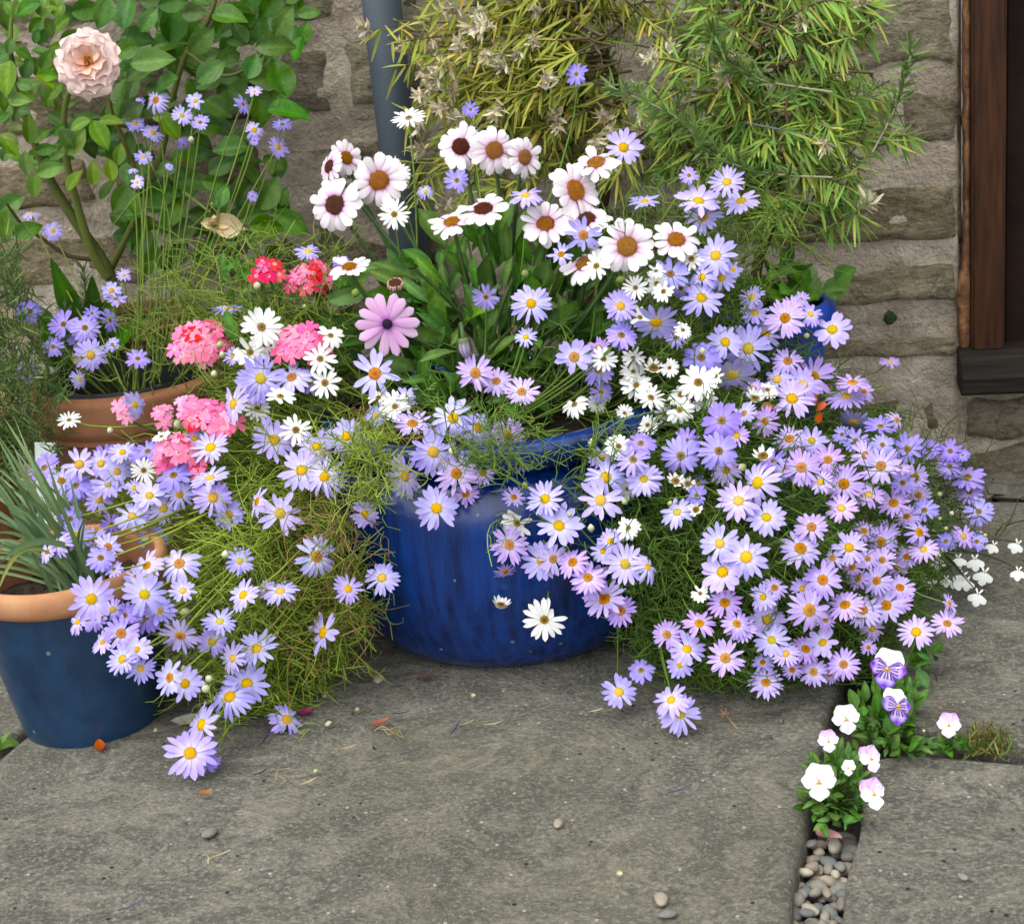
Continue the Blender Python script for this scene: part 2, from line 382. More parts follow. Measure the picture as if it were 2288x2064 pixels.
# pebbles lying in the joint between the slabs
grav = ob('gravel_bed', mesh('gravel_bed', [(.0-.12, .55, -.03), (.16, .55, -.03), (.3, 1.35, -.03), (-.12, 1.35, -.03)], [(0, 1, 2, 3)]), M['earth'], None, kind='structure')
def pebble_me(i, sub=2, rough=.25):
    bm = bmesh.new(); bmesh.ops.create_icosphere(bm, subdivisions=sub, radius=1)
    for v in bm.verts:
        k = 1+rough*noise.noise(v.co*1.1+Vector((i*7.3, 0, 0))); v.co = v.co*k
    me = bpy.data.meshes.new('pebble'); bm.to_mesh(me); bm.free(); me.polygons.foreach_set('use_smooth', [True]*len(me.polygons)); me.materials.append(M['pebble']); return me
PB = [pebble_me(i) for i in range(7)]
def pebble(p, r, parent=grav):
    mw = Matrix.Translation(p) @ Matrix.Rotation(U(0, 6.3), 4, 'Z') @ Matrix.Rotation(U(-.4, .4), 4, 'X') @ Matrix.Diagonal((r*U(1, 1.5), r*U(.75, 1), r*U(.5, .8), 1))
    return ob('pebble', rnd.choice(PB), None, parent, mw)
placed = []
JP = [S(*q) for q in [(1612, 1630), (1678, 1650), (1655, 1822), (1640, 1900), (1535, 1900), (1560, 1815), (1592, 1680)]]
for layer, zc in ((0, -.024), (1, -.017)):
    tries = 0
    while tries < 1500:
        tries += 1
        x, y = samp(JP); p = ground(x, y, zc); r = U(.0042, .0078)
        if all((p-q).length > (r+s)*.86 for q, s in placed): placed.append((p, r)); pebble(p+Vector((0, 0, U(-.003, .003))), r)
JP2 = [S(*q) for q in [(1730, 1455), (1840, 1450), (2030, 1475), (2030, 1500), (1800, 1482)]]
for _ in range(50):
    x, y = samp(JP2); pebble(ground(x, y, -.022), U(.003, .006))

# ------------------------------------------------------------------ stone wall
wall = thing('stone_wall', (-.4, WALL_Y, 0), 'old wall of coursed brown stone with crumbling pale mortar', 'wall')
def rowz(yn): return atY(2096, yn, WALL_Y).z
NX, NZ = 260, 130
x0, x1, z0, z1 = -1.7, .163, -.06, .86
v = []; f = []
for j in range(NZ+1):
    for i in range(NX+1):
        x = x0+(x1-x0)*i/NX; z = z0+(z1-z0)*j/NZ
        h = noise.fractal(Vector((x*9, z*16, 3)), 1, 2, 5)*.0042+noise.noise(Vector((x*40, z*50, 7)))*.0022
        if i == NX: h = .03
        v.append((x, WALL_Y-.003+h, z))
for j in range(NZ):
    for i in range(NX):
        a = j*(NX+1)+i; f.append((a, a+1, a+NX+2, a+NX+1))
ob('mortar', mesh('mortar', v, f), M['mortar'], wall)
ob('wall_core', box_mesh('wall_core', -1.7, .15, WALL_Y+.02, WALL_Y+.3, -.06, .86), M['mortar'], wall)
ob('mortar', mesh('mortar', [(.1, WALL_Y+.001, -.06), (.75, WALL_Y+.001, -.06), (.75, WALL_Y+.001, .115), (.1, WALL_Y+.001, .115)], [(0, 1, 2, 3)]), M['mortar'], wall)
ob('upper_wall', box_mesh('upper_wall', -1.7, 2.5, WALL_Y+.0, WALL_Y+.3, .865, 3.2), M['stone'], wall)
ob('wall_core', box_mesh('wall_core', .84, 2.5, WALL_Y+.0, WALL_Y+.3, -.06, .862), M['stone'], wall)
def stone(xa, xb, za, zb, out, seed, tilt=0):
    nx, nz = max(6, int((xb-xa)/.009)), max(5, int((zb-za)/.008)); v = []; f = []
    ins = .0
    for j in range(nz+1):
        for i in range(nx+1):
            u, w_ = i/nx, j/nz
            x = xa+(xb-xa)*u; z = za+(zb-za)*w_
            ex = noise.noise(Vector((z*30, seed, 1)))*.008*(abs(u-.5)*2)**3; ez = noise.noise(Vector((x*22, seed, 5)))*.011*(abs(w_-.5)*2)**3
            x2, z2 = x+ex, z+ez+tilt*(u-.5)
            e = min(u*(xb-xa), (1-u)*(xb-xa), w_*(zb-za), (1-w_)*(zb-za))
            rim = max(0, 1-e/.0035)
            h = noise.fractal(Vector((x*13+seed, z*19, seed)), 1, 2, 5)*.0022+noise.noise(Vector((x*60, z*90, seed)))*.0012
            st = noise.noise(Vector((x*6+seed, z*17, seed*.7)))*2.5; h += (math.floor(st)+min(1, (st-math.floor(st))*5))*.0018
            v.append((x2, WALL_Y-out-h+rim*rim*(out+.004), z2))
    for j in range(nz):
        for i in range(nx):
            a = j*(nx+1)+i; f.append((a, a+1, a+nx+2, a+nx+1))
    # close the back so that each stone is a body
    b = len(v); v += [(xa+.004, WALL_Y+.05, za+.004), (xb-.004, WALL_Y+.05, za+.004), (xb-.004, WALL_Y+.05, zb-.004), (xa+.004, WALL_Y+.05, zb-.004)]
    bo = list(range(0, nx+1)); to = [nz*(nx+1)+i for i in range(nx+1)]; le = [j*(nx+1) for j in range(nz+1)]; ri = [j*(nx+1)+nx for j in range(nz+1)]
    f += [tuple(bo[::-1]+[b, b+1]), tuple(to+[b+2, b+3]), tuple(le+[b+3, b])[::1], tuple(ri[::-1]+[b+1, b+2]), (b, b+3, b+2, b+1)]
    ob('stone', mesh('stone', v, f), M['stone'], wall)
ROWS = [(-420, -250), (-200, -60), (-20, 148), (205, 325), (392, 540), (582, 680), (736, 800), (876, 978)]
for ri, (ya, yb) in enumerate(ROWS):
    zt, zb_ = rowz(ya), rowz(yb)
    x = .1595 if ri < 7 else .138
    if ri == 7: x = .138
    k = 0
    while x > -1.6:
        wd = U(.13, .3)
        if ri == 4 and k == 0: wd = .31
        if ri == 2 and k == 0: wd = .2
        if ri == 3 and k == 0: wd = .062
        if ri == 3 and k == 1: wd = .2
        if ri == 5 and k == 0: wd = .26
        if ri == 7 and k == 0: wd = .14
        jz = 0 if k == 0 else U(-.006, .006)
        stone(x-wd, x, zb_+jz, zt+jz+U(-.004, .004), U(.003, .0065), ri*13.7+k*3.1, U(-.006, .006))
        x -= wd+(.004 if (ri == 3 and k == 0) else U(.012, .026)); k += 1
pz = lambda y: atY(*Z('Q', 1850, y), WALL_Y).z
stone(.165, .3, pz(615), pz(405), .008, 77.)
stone(.315, .5, pz(615), pz(405), .006, 79.)
x = .45
for k in range(14):
    wd = U(.05, .14); stone(x-wd, x, -.05, U(.018, .03), U(.0, .012), 90+k*2.7); x -= wd+U(.008, .02)
# hole with a tuft of moss
hz = atY(*Z('C', 1365, 1540), WALL_Y-.003)
bm = bmesh.new(); bmesh.ops.create_icosphere(bm, subdivisions=3, radius=1)
for q in bm.verts: q.co *= 1+.35*noise.noise(q.co*2.4)
me = bpy.data.meshes.new('moss_tuft'); bm.to_mesh(me); bm.free()
ob('moss_tuft', me, simple('moss', (.008, .018, .006), (.045, .085, .02), 300, .9, 1, .004), wall, Matrix.Translation(hz) @ Matrix.Diagonal((.0075, .005, .0088, 1)))
# loose stone chips at the foot of the wall
CH = [pebble_me(20+i, 1, .9) for i in range(5)]
for c_ in CH: c_.materials.clear(); c_.materials.append(M['chip']); c_.polygons.foreach_set('use_smooth', [False]*len(c_.polygons))
chips = ob('rubble_strip', mesh('rubble_strip', [(-.2, 1.64, -.02), (.8, 1.64, -.02), (.8, 1.73, -.006), (-.2, 1.73, -.006)], [(0, 1, 2, 3)]), M['earth'], None, kind='structure')
for _ in range(85):
    r = U(.006, .02); p = Vector((U(-.05, .42), U(1.655, 1.712), -.012+r*.2))
    ob('stone_chip', rnd.choice(CH), None, chips, Matrix.Translation(p) @ Matrix.Rotation(U(0, 6.3), 4, 'Z') @ Matrix.Rotation(U(-.5, .5), 4, 'X') @ Matrix.Diagonal((r*1.5, r, r*.6, 1)))

# ------------------------------------------------------------------ door frame
door = thing('door_frame', (.18, 1.69, .1), 'dark brown stained wooden door post on a blackened timber sill', 'door frame')
ob('jamb', box_mesh('jamb', .1695, .2045, 1.700, 1.80, .146, .9, .003), M['wood'], door)
ob('jamb', box_mesh('jamb', .2075, .26, 1.73, 1.82, .146, .9, .002), M['door_dark'], door)
ob('door_panel', box_mesh('door_panel', .255, .8, 1.76, 1.80, .15, .9, .003), M['door_dark'], door)
sv = []; prof = [(1.80, .148), (1.70, .148), (1.664, .129), (1.660, .126), (1.660, .110), (1.664, .107), (1.80, .107)]
for X in (.155, .1565, .75): 
    sv += [(X, y if X != .155 else y+.001 if y < 1.75 else y, z-(.001 if X == .155 and z > .12 else 0)) for y, z in prof]
sf = []
np_ = len(prof)
for a in (0, 1):
    for i in range(np_): j = (i+1) % np_; sf.append((a*np_+i, (a+1)*np_+i, (a+1)*np_+j, a*np_+j))
sf += [tuple(range(np_)), tuple(range(3*np_-1, 2*np_-1, -1))]
sm = mesh('sill', sv, sf, False); ob('sill', sm, M['sill'], door)
v = []; f = []; NF = 120
for i in range(NF+1):
    z = .149+.75*i/NF; a = noise.fractal(Vector((0, z*22, 4)), 1, 2, 4); b = noise.noise(Vector((3, z*9, 9)))
    wd = .0065+.005*a+(.008*max(0, 1-abs(z-.2)/.07))
    xl = .169-max(.0015, wd); yo = 1.7125-.006*noise.noise(Vector((7, z*30, 2)))
    v += [(xl, WALL_Y+.01, z), (xl+.001, yo-.001, z), ((xl+.169)/2, yo-.004-.002*b, z), (.1687, yo, z)]
for i in range(NF):
    for k in range(3): a = i*4+k; f.append((a, a+1, a+5, a+4))
ob('chipped_filler', mesh('chipped_filler', v, f), M['filler'], door)

# ------------------------------------------------------------------ lathe helper, pots, pipe
def lathe(name, prof, n=72, wob=0., seed=0):
    v = []; f = []; m_ = len(prof)
    for i in range(n):
        a = 6.28318*i/n
        for j, (r, z) in enumerate(prof):
            k = 1+wob*noise.noise(Vector((math.cos(a)*2, math.sin(a)*2, z*12+seed)))
            v.append((r*k*math.cos(a), r*k*math.sin(a), z+wob*.05*noise.noise(Vector((math.cos(a)*1.5+seed, math.sin(a)*1.5, z*5)))))
    for i in range(n):
        for j in range(m_-1):
            a, b = i*m_+j, ((i+1) % n)*m_+j; f.append((a, b, b+1, a+1))
    return mesh(name, v, f)
def curve_prof(pts, k=5): return [(p.x, p.y) for p in spline([Vector((a, b, 0)) for a, b in pts], k)]
def soil(name, r, z, parent, loc, mat=None):
    v = [(0, 0, z+.006)]; f = []; n = 36; rings = 7
    for j in range(1, rings+1):
        for i in range(n):
            a = 6.28318*i/n; rr = r*j/rings; v.append((rr*math.cos(a), rr*math.sin(a), z+.008*noise.noise(Vector((rr*math.cos(a)*60, rr*math.sin(a)*60, 1)))+.006*(1-j/rings)))
    for i in range(n): f.append((0, 1+i, 1+(i+1) % n))
    for j in range(rings-1):
        for i in range(n): a = 1+j*n+i; b = 1+j*n+(i+1) % n; f.append((a, a+n, b+n, b))
    return ob(name, mesh(name, v, f), mat or M['soil'], parent, Matrix.Translation(loc))
PS = 1.13; BP = Vector((-.294, 1.338, 0))
bigpot = thing('blue_glazed_pot', BP, 'large round cobalt blue glazed pot on grey slab, daisies spilling over its sides', 'pot')
T = Matrix.Translation(BP)
BODY = curve_prof([(a*PS, b) for a, b in [(.0, .001), (.095, .001), (.112, .004), (.128, .022), (.143, .06), (.150, .105), (.149, .15), (.144, .176), (.136, .187), (.126, .191), (.122, .2)]])
ob('pot_body', lathe('pot_body', BODY, 96, .012), M['blue'], bigpot, T)
ob('pot_rim', lathe('pot_rim', curve_prof([(a*PS, b) for a, b in [(.121, .198), (.138, .200), (.1455, .204), (.147, .212), (.1455, .219), (.141, .222), (.134, .221), (.128, .214), (.126, .19), (.124, .12)]]), 96, .01), M['blue'], bigpot, T)
soil('soil', .126*PS, .196, bigpot, BP)
LP = Vector((-.640, 1.125, 0))
leftpot = thing('terracotta_rimmed_pot', LP, 'dull blue glazed pot with a bare terracotta rim holding long green blades', 'pot')
T = Matrix.Translation(LP)
ob('pot_body', lathe('pot_body', curve_prof([(0, -.018), (.046, -.018), (.054, -.015), (.060, .0), (.066, .03), (.072, .07), (.0755, .1), (.077, .128)]), 72, .008, 3), M['blue_dull'], leftpot, T)
ob('pot_rim', lathe('pot_rim', curve_prof([(.076, .1275), (.081, .129), (.0855, .134), (.087, .142), (.0855, .149), (.081, .1525), (.0765, .15), (.074, .14), (.073, .12), (.071, .09)]), 72, .006, 5), M['terracotta_pale'], leftpot, T)
ob('pot_lining', lathe('pot_lining', [(.0758, .1495), (.0735, .139), (.0722, .12), (.070, .085)], 72, .0, 5), M['terracotta'], leftpot, T)
soil('soil', .074, .118, leftpot, LP)
TP = Vector((-.722, 1.475, 0))
terrapot = thing('terracotta_pot', TP, 'weathered terracotta pot with a thick banded rim and a black plastic liner', 'pot')
T = Matrix.Translation(TP)
ob('pot_body', lathe('pot_body', curve_prof([(0, -.004), (.07, -.004), (.077, 0), (.085, .06), (.093, .14), (.096, .172)]), 72, .01, 8), M['terracotta_old'], terrapot, T)
ob('pot_rim', lathe('pot_rim', curve_prof([(.096, .17), (.1, .173), (.1, .178), (.103, .183), (.105, .19), (.106, .212), (.104, .219), (.099, .221), (.095, .217), (.094, .15)]), 72, .008, 9), M['terracotta'], terrapot, T)
ob('liner', lathe('liner', [(.0935, .2155), (.0925, .226), (.091, .227), (.0895, .224), (.086, .15)], 72, .004, 9), M['black'], terrapot, T)
soil('soil', .088, .175, terrapot, TP, M['black'])
WP = Vector((-.775, 1.64, 0))
wick = thing('beaded_clay_pot', WP, 'brown clay pot with a knobbly beaded band, behind the terracotta pot by the wall', 'pot')
T = Matrix.Translation(WP)
ob('pot_body', lathe('pot_body', curve_prof([(0, -.004), (.045, -.004), (.055, .1), (.064, .2), (.066, .248), (.063, .256), (.058, .25), (.056, .2)]), 60, .01, 4), M['wicker'], wick, T)
bm = bmesh.new()
for row in range(6):
    for i in range(44):
        a = 6.28318*(i+.5*(row % 2))/44; z = .2+row*.0088; rr = .0645+(z-.2)*.03
        bmesh.ops.create_icosphere(bm, subdivisions=1, radius=.0051, matrix=Matrix.Translation((rr*math.cos(a), rr*math.sin(a), z)) @ Matrix.Diagonal((1, 1, .85, 1)))
me = bpy.data.meshes.new('beaded_band'); bm.to_mesh(me); bm.free(); me.polygons.foreach_set('use_smooth', [True]*len(me.polygons))
ob('beaded_band', me, M['wicker'], wick, T, 'stuff')
soil('soil', .057, .24, wick, WP)
KP = Vector((-.045, 1.49, 0))
backpot = thing('small_blue_pot', KP, 'bright blue glazed pot with a rolled rim beside the wall, half hidden by daisies', 'pot')
T = Matrix.Translation(KP)
ob('pot_body', lathe('pot_body', curve_prof([(0, -.006), (.04, -.006), (.045, 0), (.05, .1), (.0535, .2), (.055, .236)]), 60, .006, 4), M['blue_back'], backpot, T)
ob('pot_rim', lathe('pot_rim', curve_prof([(.0545, .235), (.062, .237), (.066, .244), (.066, .254), (.063, .261), (.058, .263), (.054, .258), (.053, .22)]), 60, .006, 4), M['blue_back'], backpot, T)
soil('soil', .053, .245, backpot, KP)
OP = Vector((-.94, 1.42, 0))
sidepot = thing('plain_clay_pot', OP, 'orange clay pot overgrown by fine green foliage at the wall corner', 'pot')
ob('pot_body', lathe('pot_body', curve_prof([(0, -.006), (.07, -.006), (.078, .05), (.09, .16), (.1, .162), (.101, .195), (.095, .198), (.09, .15)]), 60, .006, 4), M['terracotta_pale'], sidepot, Matrix.Translation(OP))
soil('soil', .091, .165, sidepot, OP)
# downpipe against the wall
pp = thing('downpipe', (-.452, 1.68, -.02), 'blue grey painted drainpipe running down the wall behind the flowers', 'pipe')
pl = lathe('pipe_tube', [(0.0001, 0), (.0215, 0), (.0215, .9), (0.0001, .9)], 28)
ob('pipe_tube', pl, M['pipe'], pp, Matrix.Translation((-.452, 1.68, -.02)))
ob('pipe_collar', lathe('pipe_collar', curve_prof([(.0217, 0), (.0255, .001), (.0255, .05), (.024, .056), (.0217, .058)]), 28), M['pipe'], pp, Matrix.Translation((-.452, 1.68, .02)))

# ------------------------------------------------------------------ depth of the flower masses (2018-wide view x, y -> world Y)
CP = [(540,870,1.22),(440,1000,1.17),(600,1010,1.15),(330,1000,1.19),(150,950,1.24),(100,1060,1.1),(180,1170,1.025),(350,1180,1.05),(270,1300,1.02),(350,1340,1.03),
(500,1330,1.08),(440,1200,1.07),(375,1490,1.02),(400,1420,1.04),(560,1420,1.09),(650,1255,1.12),(755,1150,1.145),(690,1160,1.13),(620,1095,1.13),(470,1100,1.1),
(740,745,1.26),(880,825,1.19),(850,890,1.165),(900,935,1.16),(780,945,1.16),(855,1000,1.15),(1000,1075,1.15),(1070,1220,1.15),(985,1190,1.155),(1100,1030,1.14),(1165,1145,1.13),(1240,1110,1.12),
(950,740,1.27),(1130,800,1.27),(1290,780,1.26),(1250,730,1.28),(1400,900,1.19),(1250,930,1.17),(1420,1070,1.13),(1470,1095,1.11),(1600,1000,1.18),(1600,1200,1.13),(1350,1280,1.12),(1220,1370,1.12),
(1265,1320,1.14),(1340,1400,1.09),(1430,1300,1.1),(1500,1345,1.12),(1660,1310,1.14),(1600,1080,1.14),(1750,1200,1.19),(1800,1255,1.18),(1870,1230,1.2),(1750,920,1.27),(1850,880,1.42),(1910,940,1.42),
(1930,1000,1.38),(1830,1080,1.27),(1900,1060,1.32),(1750,715,1.5),(1640,650,1.38),(1550,625,1.36),(1480,590,1.38),(1690,780,1.36),(1380,590,1.31),(1300,640,1.25),(1440,370,1.36),(1370,400,1.36),
(1240,300,1.4),(1135,145,1.5),(1045,590,1.27),(765,625,1.27),(1030,395,1.34),(950,290,1.39),(1150,375,1.34),(1240,490,1.27),(950,410,1.34),(660,400,1.36),(750,350,1.39),(690,530,1.3),(800,235,1.42),(925,215,1.5),
(540,250,1.55),(300,220,1.55),(60,420,1.58),(100,450,1.58),(230,580,1.45),(160,650,1.37),(50,740,1.37),(180,690,1.34),(450,610,1.34),(270,790,1.29),(130,830,1.29),
(390,670,1.3),(580,690,1.26),(600,550,1.34),(400,830,1.21),(340,890,1.19),(640,700,1.27),(520,650,1.27)]
CPA = np.array(CP, float)
def dY(x, y):                      # x, y in photo pixels
    x, y = x/1.1338, y/1.1338
    d2 = (CPA[:, 0]-x)**2+(CPA[:, 1]-y)**2+60; w_ = d2**-1.6
    return float((w_*CPA[:, 2]).sum()/w_.sum())
def pot_push(p, m_=.012):
    for c, prof, top in ((BP, [(0, .125), (.02, .143), (.06, .16), (.1, .168), (.19, .164), (.223, .165)], .223), (LP, [(0, .06), (.07, .072), (.155, .087)], .155)):
        if p.z < top+.004:
            r = max(q[1] for q in prof if True and abs(q[0]-p.z) < .06) if any(abs(q[0]-p.z) < .06 for q in prof) else .1
            d = Vector((p.x-c.x, p.y-c.y)); L = d.length
            if L < r+m_: return False
    return True
def place(x, y, dback=0.):
    Yg = dY(x, y)+dback; p = atY(x, y, Yg)
    if p.z < .012: p = ground(x, y, .012)
    return p

# ------------------------------------------------------------------ daisy meshes
PAL = {'L': ((.62, .59, .86), (.43, .37, .83), (.31, .25, .72)),   # pale base, tip, deep
       'P': ((.63, .53, .82), (.475, .345, .79), (.37, .25, .7)),
       'D': ((.44, .38, .82), (.32, .255, .77), (.24, .17, .66)),
       'W': ((.74, .74, .72), (.78, .79, .79), (.66, .66, .67))}
def daisy(n, wid, tip, refl, seed, kind, irregular=.12, short=None):
    r = random.Random(seed); v = []; f = []; c = []
    base, mid, deep = PAL[kind]
    for k in range(n):
        a = 6.28318*(k+r.uniform(-.22, .22))/n; L = 1-r.uniform(0, irregular); wdt = wid*1.02*r.uniform(.8, 1.15)
        if r.random() < .07: L *= r.uniform(.5, .8)
        if r.random() < .035: continue
        bend = refl+r.uniform(-.16, .16); tw = r.uniform(-.25, .25); lay = (k % 2)*.015; ns = 6
        side = r.uniform(-.06, .06); sh = r.uniform(.9, 1.06)
        for i in range(ns+1):
            t = i/ns; rr = .15+(L-.15)*t
            wv = wdt*(.32+.68*math.sin(math.pi*min(1, .08+t*.6)))*(1 if t < .72 else max(0.04, (1-((t-.72)/.28)**tip)))
            z = .05+lay+.10*t-bend*t*t*.9
            rr2 = rr*(1-.12*abs(bend)*t)
            for j in (-1, 0, 1):
                xx, yy = rr2, j*wv*.5+side*t*t; zz = z+(.022*abs(j)*(1-t*.4))+j*tw*wv*.5*t
                v.append((xx*math.cos(a)-yy*math.sin(a), xx*math.sin(a)+yy*math.cos(a), zz))
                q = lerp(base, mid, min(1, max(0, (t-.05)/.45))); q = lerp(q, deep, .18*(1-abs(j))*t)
                c.append(tuple(s*sh*(.9 if j else 1) for s in q))  # petal edges darkened in vertex colour, painting in self-shadow
        b = len(v)-3*(ns+1)
        for i in range(ns):
            a0 = b+3*i; f += [(a0, a0+1, a0+4, a0+3), (a0+1, a0+2, a0+5, a0+4)]
    return mesh('flower', v, f, True, c)
DC = {'y': ((.62, .36, .012), (.72, .47, .03)), 'o': ((.26, .07, .012), (.62, .3, .02)), 'b': ((.05, .02, .012), (.42, .27, .05)), 'g': ((.45, .4, .03), (.66, .48, .03))}
def disc(kind, seed, R_=.235, dome=.12, n=95):
    """a dome of small florets"""
    r = random.Random(seed); v = []; f = []; c = []; ci, co = DC[kind]
    rings = 5; seg = 14; v.append((0, 0, .06+dome)); c.append(ci)
    for j in range(1, rings+1):
        for i in range(seg):
            a = 6.28318*i/seg; t = j/rings; v.append((R_*t*math.cos(a), R_*t*math.sin(a), .05+dome*math.sqrt(max(0, 1-t*t*.96)))); c.append(lerp(ci, co, t))
    for i in range(seg): f.append((0, 1+i, 1+(i+1) % seg))
    for j in range(rings-1):
        for i in range(seg): a = 1+j*seg+i; b = 1+j*seg+(i+1) % seg; f.append((a, a+seg, b+seg, b))
    for k in range(n):
        t = math.sqrt((k+.5)/n); a = k*2.39996; rr = R_*t*1.02; z = .05+dome*math.sqrt(max(0, 1-t*t*.96)); s = R_*.085*(1.1 if t > .6 else .8)
        q = lerp(ci, co, min(1, max(0, (t-.35)/.4))); q = tuple(x*r.uniform(.65, 1.25) for x in q)
        b = len(v); h = s*r.uniform(1.2, 2.4)
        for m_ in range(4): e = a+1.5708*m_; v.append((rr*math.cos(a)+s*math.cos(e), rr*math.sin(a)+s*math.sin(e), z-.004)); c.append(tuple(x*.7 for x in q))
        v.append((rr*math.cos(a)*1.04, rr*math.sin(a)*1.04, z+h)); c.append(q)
        for m_ in range(4): f.append((b+m_, b+(m_+1) % 4, b+4))
    return mesh('flower_centre', v, f, False, c)
def rvar(kind, seed, cnt, n0, n1, w0, t0, t1):
    q = random.Random(seed); out = []
    for i in range(cnt):
        n = q.randint(n0, n1); rf = q.choice([.02, .1, .18, .25, .35, .5, -.2, -.4]) if i % 4 == 3 else q.uniform(.02, .3)
        out.append(daisy(n, w0*18/n*q.uniform(.85, 1.08), q.uniform(t0, t1), rf, seed*31+i, kind, q.uniform(.08, .28)))
    return out
VAR = {'L': [daisy(n, w_, t, rf, i, 'L', irr) for i, (n, w_, t, rf, irr) in enumerate([(17, .235, 2.2, .12, .12), (20, .2, 2, .22, .1), (14, .25, 2.4, .06, .16), (22, .19, 2.2, .3, .1), (16, .225, 1.6, .15, .2), (19, .21, 2.2, .42, .12), (13, .22, 1.8, .1, .22)])],
       'P': [daisy(n, w_, t, rf, 20+i, 'P', irr) for i, (n, w_, t, rf, irr) in enumerate([(21, .19, 1.4, .05, .16), (23, .18, 1.5, .15, .14), (19, .2, 1.7, .1, .2), (24, .185, 2.1, .2, .1), (18, .205, 1.5, .28, .18)])],
       'D': [daisy(n, w_, t, rf, 40+i, 'D', irr) for i, (n, w_, t, rf, irr) in enumerate([(18, .23, 2.4, .08, .1), (20, .21, 2.3, .2, .1), (16, .25, 2.6, .15, .12), (19, .22, 2, .3, .14)])],
       'W': [daisy(n, w_, t, rf, 60+i, 'W', irr) for i, (n, w_, t, rf, irr) in enumerate([(14, .24, 2.6, .08, .1), (16, .22, 2.4, .16, .1), (13, .22, 2.2, .05, .14), (17, .23, 2.6, .25, .1)])],
       'S': [daisy(n, w_, t, rf, 80+i, 'W', irr) for i, (n, w_, t, rf, irr) in enumerate([(13, .3, 3, -.55, .25), (11, .28, 3, -.4, .4)])]}
CEN = {'y': [disc('y', 1), disc('y', 2, .215, .1)], 'o': [disc('o', 3, .25, .12), disc('o', 4, .23, .11)], 'b': [disc('b', 5, .2, .1), disc('b', 6, .185, .09)], 'g': [disc('g', 7, .21, .09)], 's': [disc('b', 8, .42, .2, 130)]}
VAR['L'] += rvar('L', 101, 11, 13, 21, .215, 1.4, 2.4); VAR['P'] += rvar('P', 102, 9, 17, 24, .205, 1.2, 2.1); VAR['D'] += rvar('D', 103, 5, 15, 20, .225, 1.8, 2.6); VAR['W'] += rvar('W', 104, 5, 12, 17, .2, 2, 2.8)
for d_ in VAR.values():
    for q in d_: q.materials.append(M['petal'])
for d_ in CEN.values():
    for q in d_: q.materials.append(M['disc'])
def facing(p, code=''):
    tc = (CAM-p).normalized(); n = tc*.82+Vector((0, 0, .42))+rv(.2)
    if 'u' in code: n = tc*.38+Vector((0, 0, .9))+rv(.12)
    if 'l' in code: n -= RGT*.85
    if 'r' in code: n += RGT*.85
    if 'd' in code: n -= Vector((0, 0, .95))
    if 'f' in code: n = tc+rv(.08)
    return n.normalized()
FLOWERS = {}                      # plant key -> list of (position, normal)
def add_flower(plant, key, x, y, d, T, code=''):
    p = place(x, y, U(-.008, .008)+(.014 if 'B' in code else 0)); n = facing(p, code)
    rad = .5*d*depth(p)/F*(1.32 if key == 'left' else 1.2)
    # keep the whole head above the paving
    if p.z < rad*.35: p.z = rad*.35
    mw = Matrix.Translation(p) @ frame(n, None, U(0, 6.28)) @ Matrix.Scale(rad, 4)
    o = ob('flower', rnd.choice(VAR[T]), None, plant, mw)
    ck = {'L': 'y', 'P': 'o', 'D': 'b', 'W': 'b', 'S': 's'}[T]
    if T == 'L' and rnd.random() < .16: ck = 'o'
    if T == 'L' and rnd.random() < .12: ck = 'g'
    if T == 'P' and rnd.random() < .2: ck = 'y'
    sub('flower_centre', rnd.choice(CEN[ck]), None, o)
    FLOWERS.setdefault(key, []).append((p, n, rad))
    return o

PL = {}
PL['left'] = thing('lilac_daisy_plant', BP+Vector((-.09, -.04, .2)), 'pale lilac yellow-eyed daisies trailing from big blue pot onto the terracotta-rimmed pot', 'daisy plant')
PL['back'] = thing('lilac_daisy_plant', TP+Vector((.0, .0, .18)), 'small violet daisies on long wiry stems out of the weathered terracotta pot', 'daisy plant')
PL['mid'] = thing('lilac_daisy_plant', BP+Vector((.0, -.06, .2)), 'lilac yellow-eyed daisies hanging over the front rim of the big blue pot', 'daisy plant')
PL['right'] = thing('lilac_daisy_plant', BP+Vector((.1, -.02, .2)), 'dense cascade of pinkish lilac daisies with orange centres beside the big blue pot', 'daisy plant')
PL['far'] = thing('lilac_daisy_plant', BP+Vector((.115, .03, .2)), 'violet blue daisies with brown centres reaching toward the foot of the wall', 'daisy plant')
PL['wl'] = thing('white_daisy_plant', BP+Vector((-.06, -.02, .2)), 'white daisies growing among the coral pink verbena', 'daisy plant')
PL['wr'] = thing('white_daisy_plant', BP+Vector((.07, .0, .2)), 'cluster of white brown-eyed daisies in the middle of the lilac cascade', 'daisy plant')

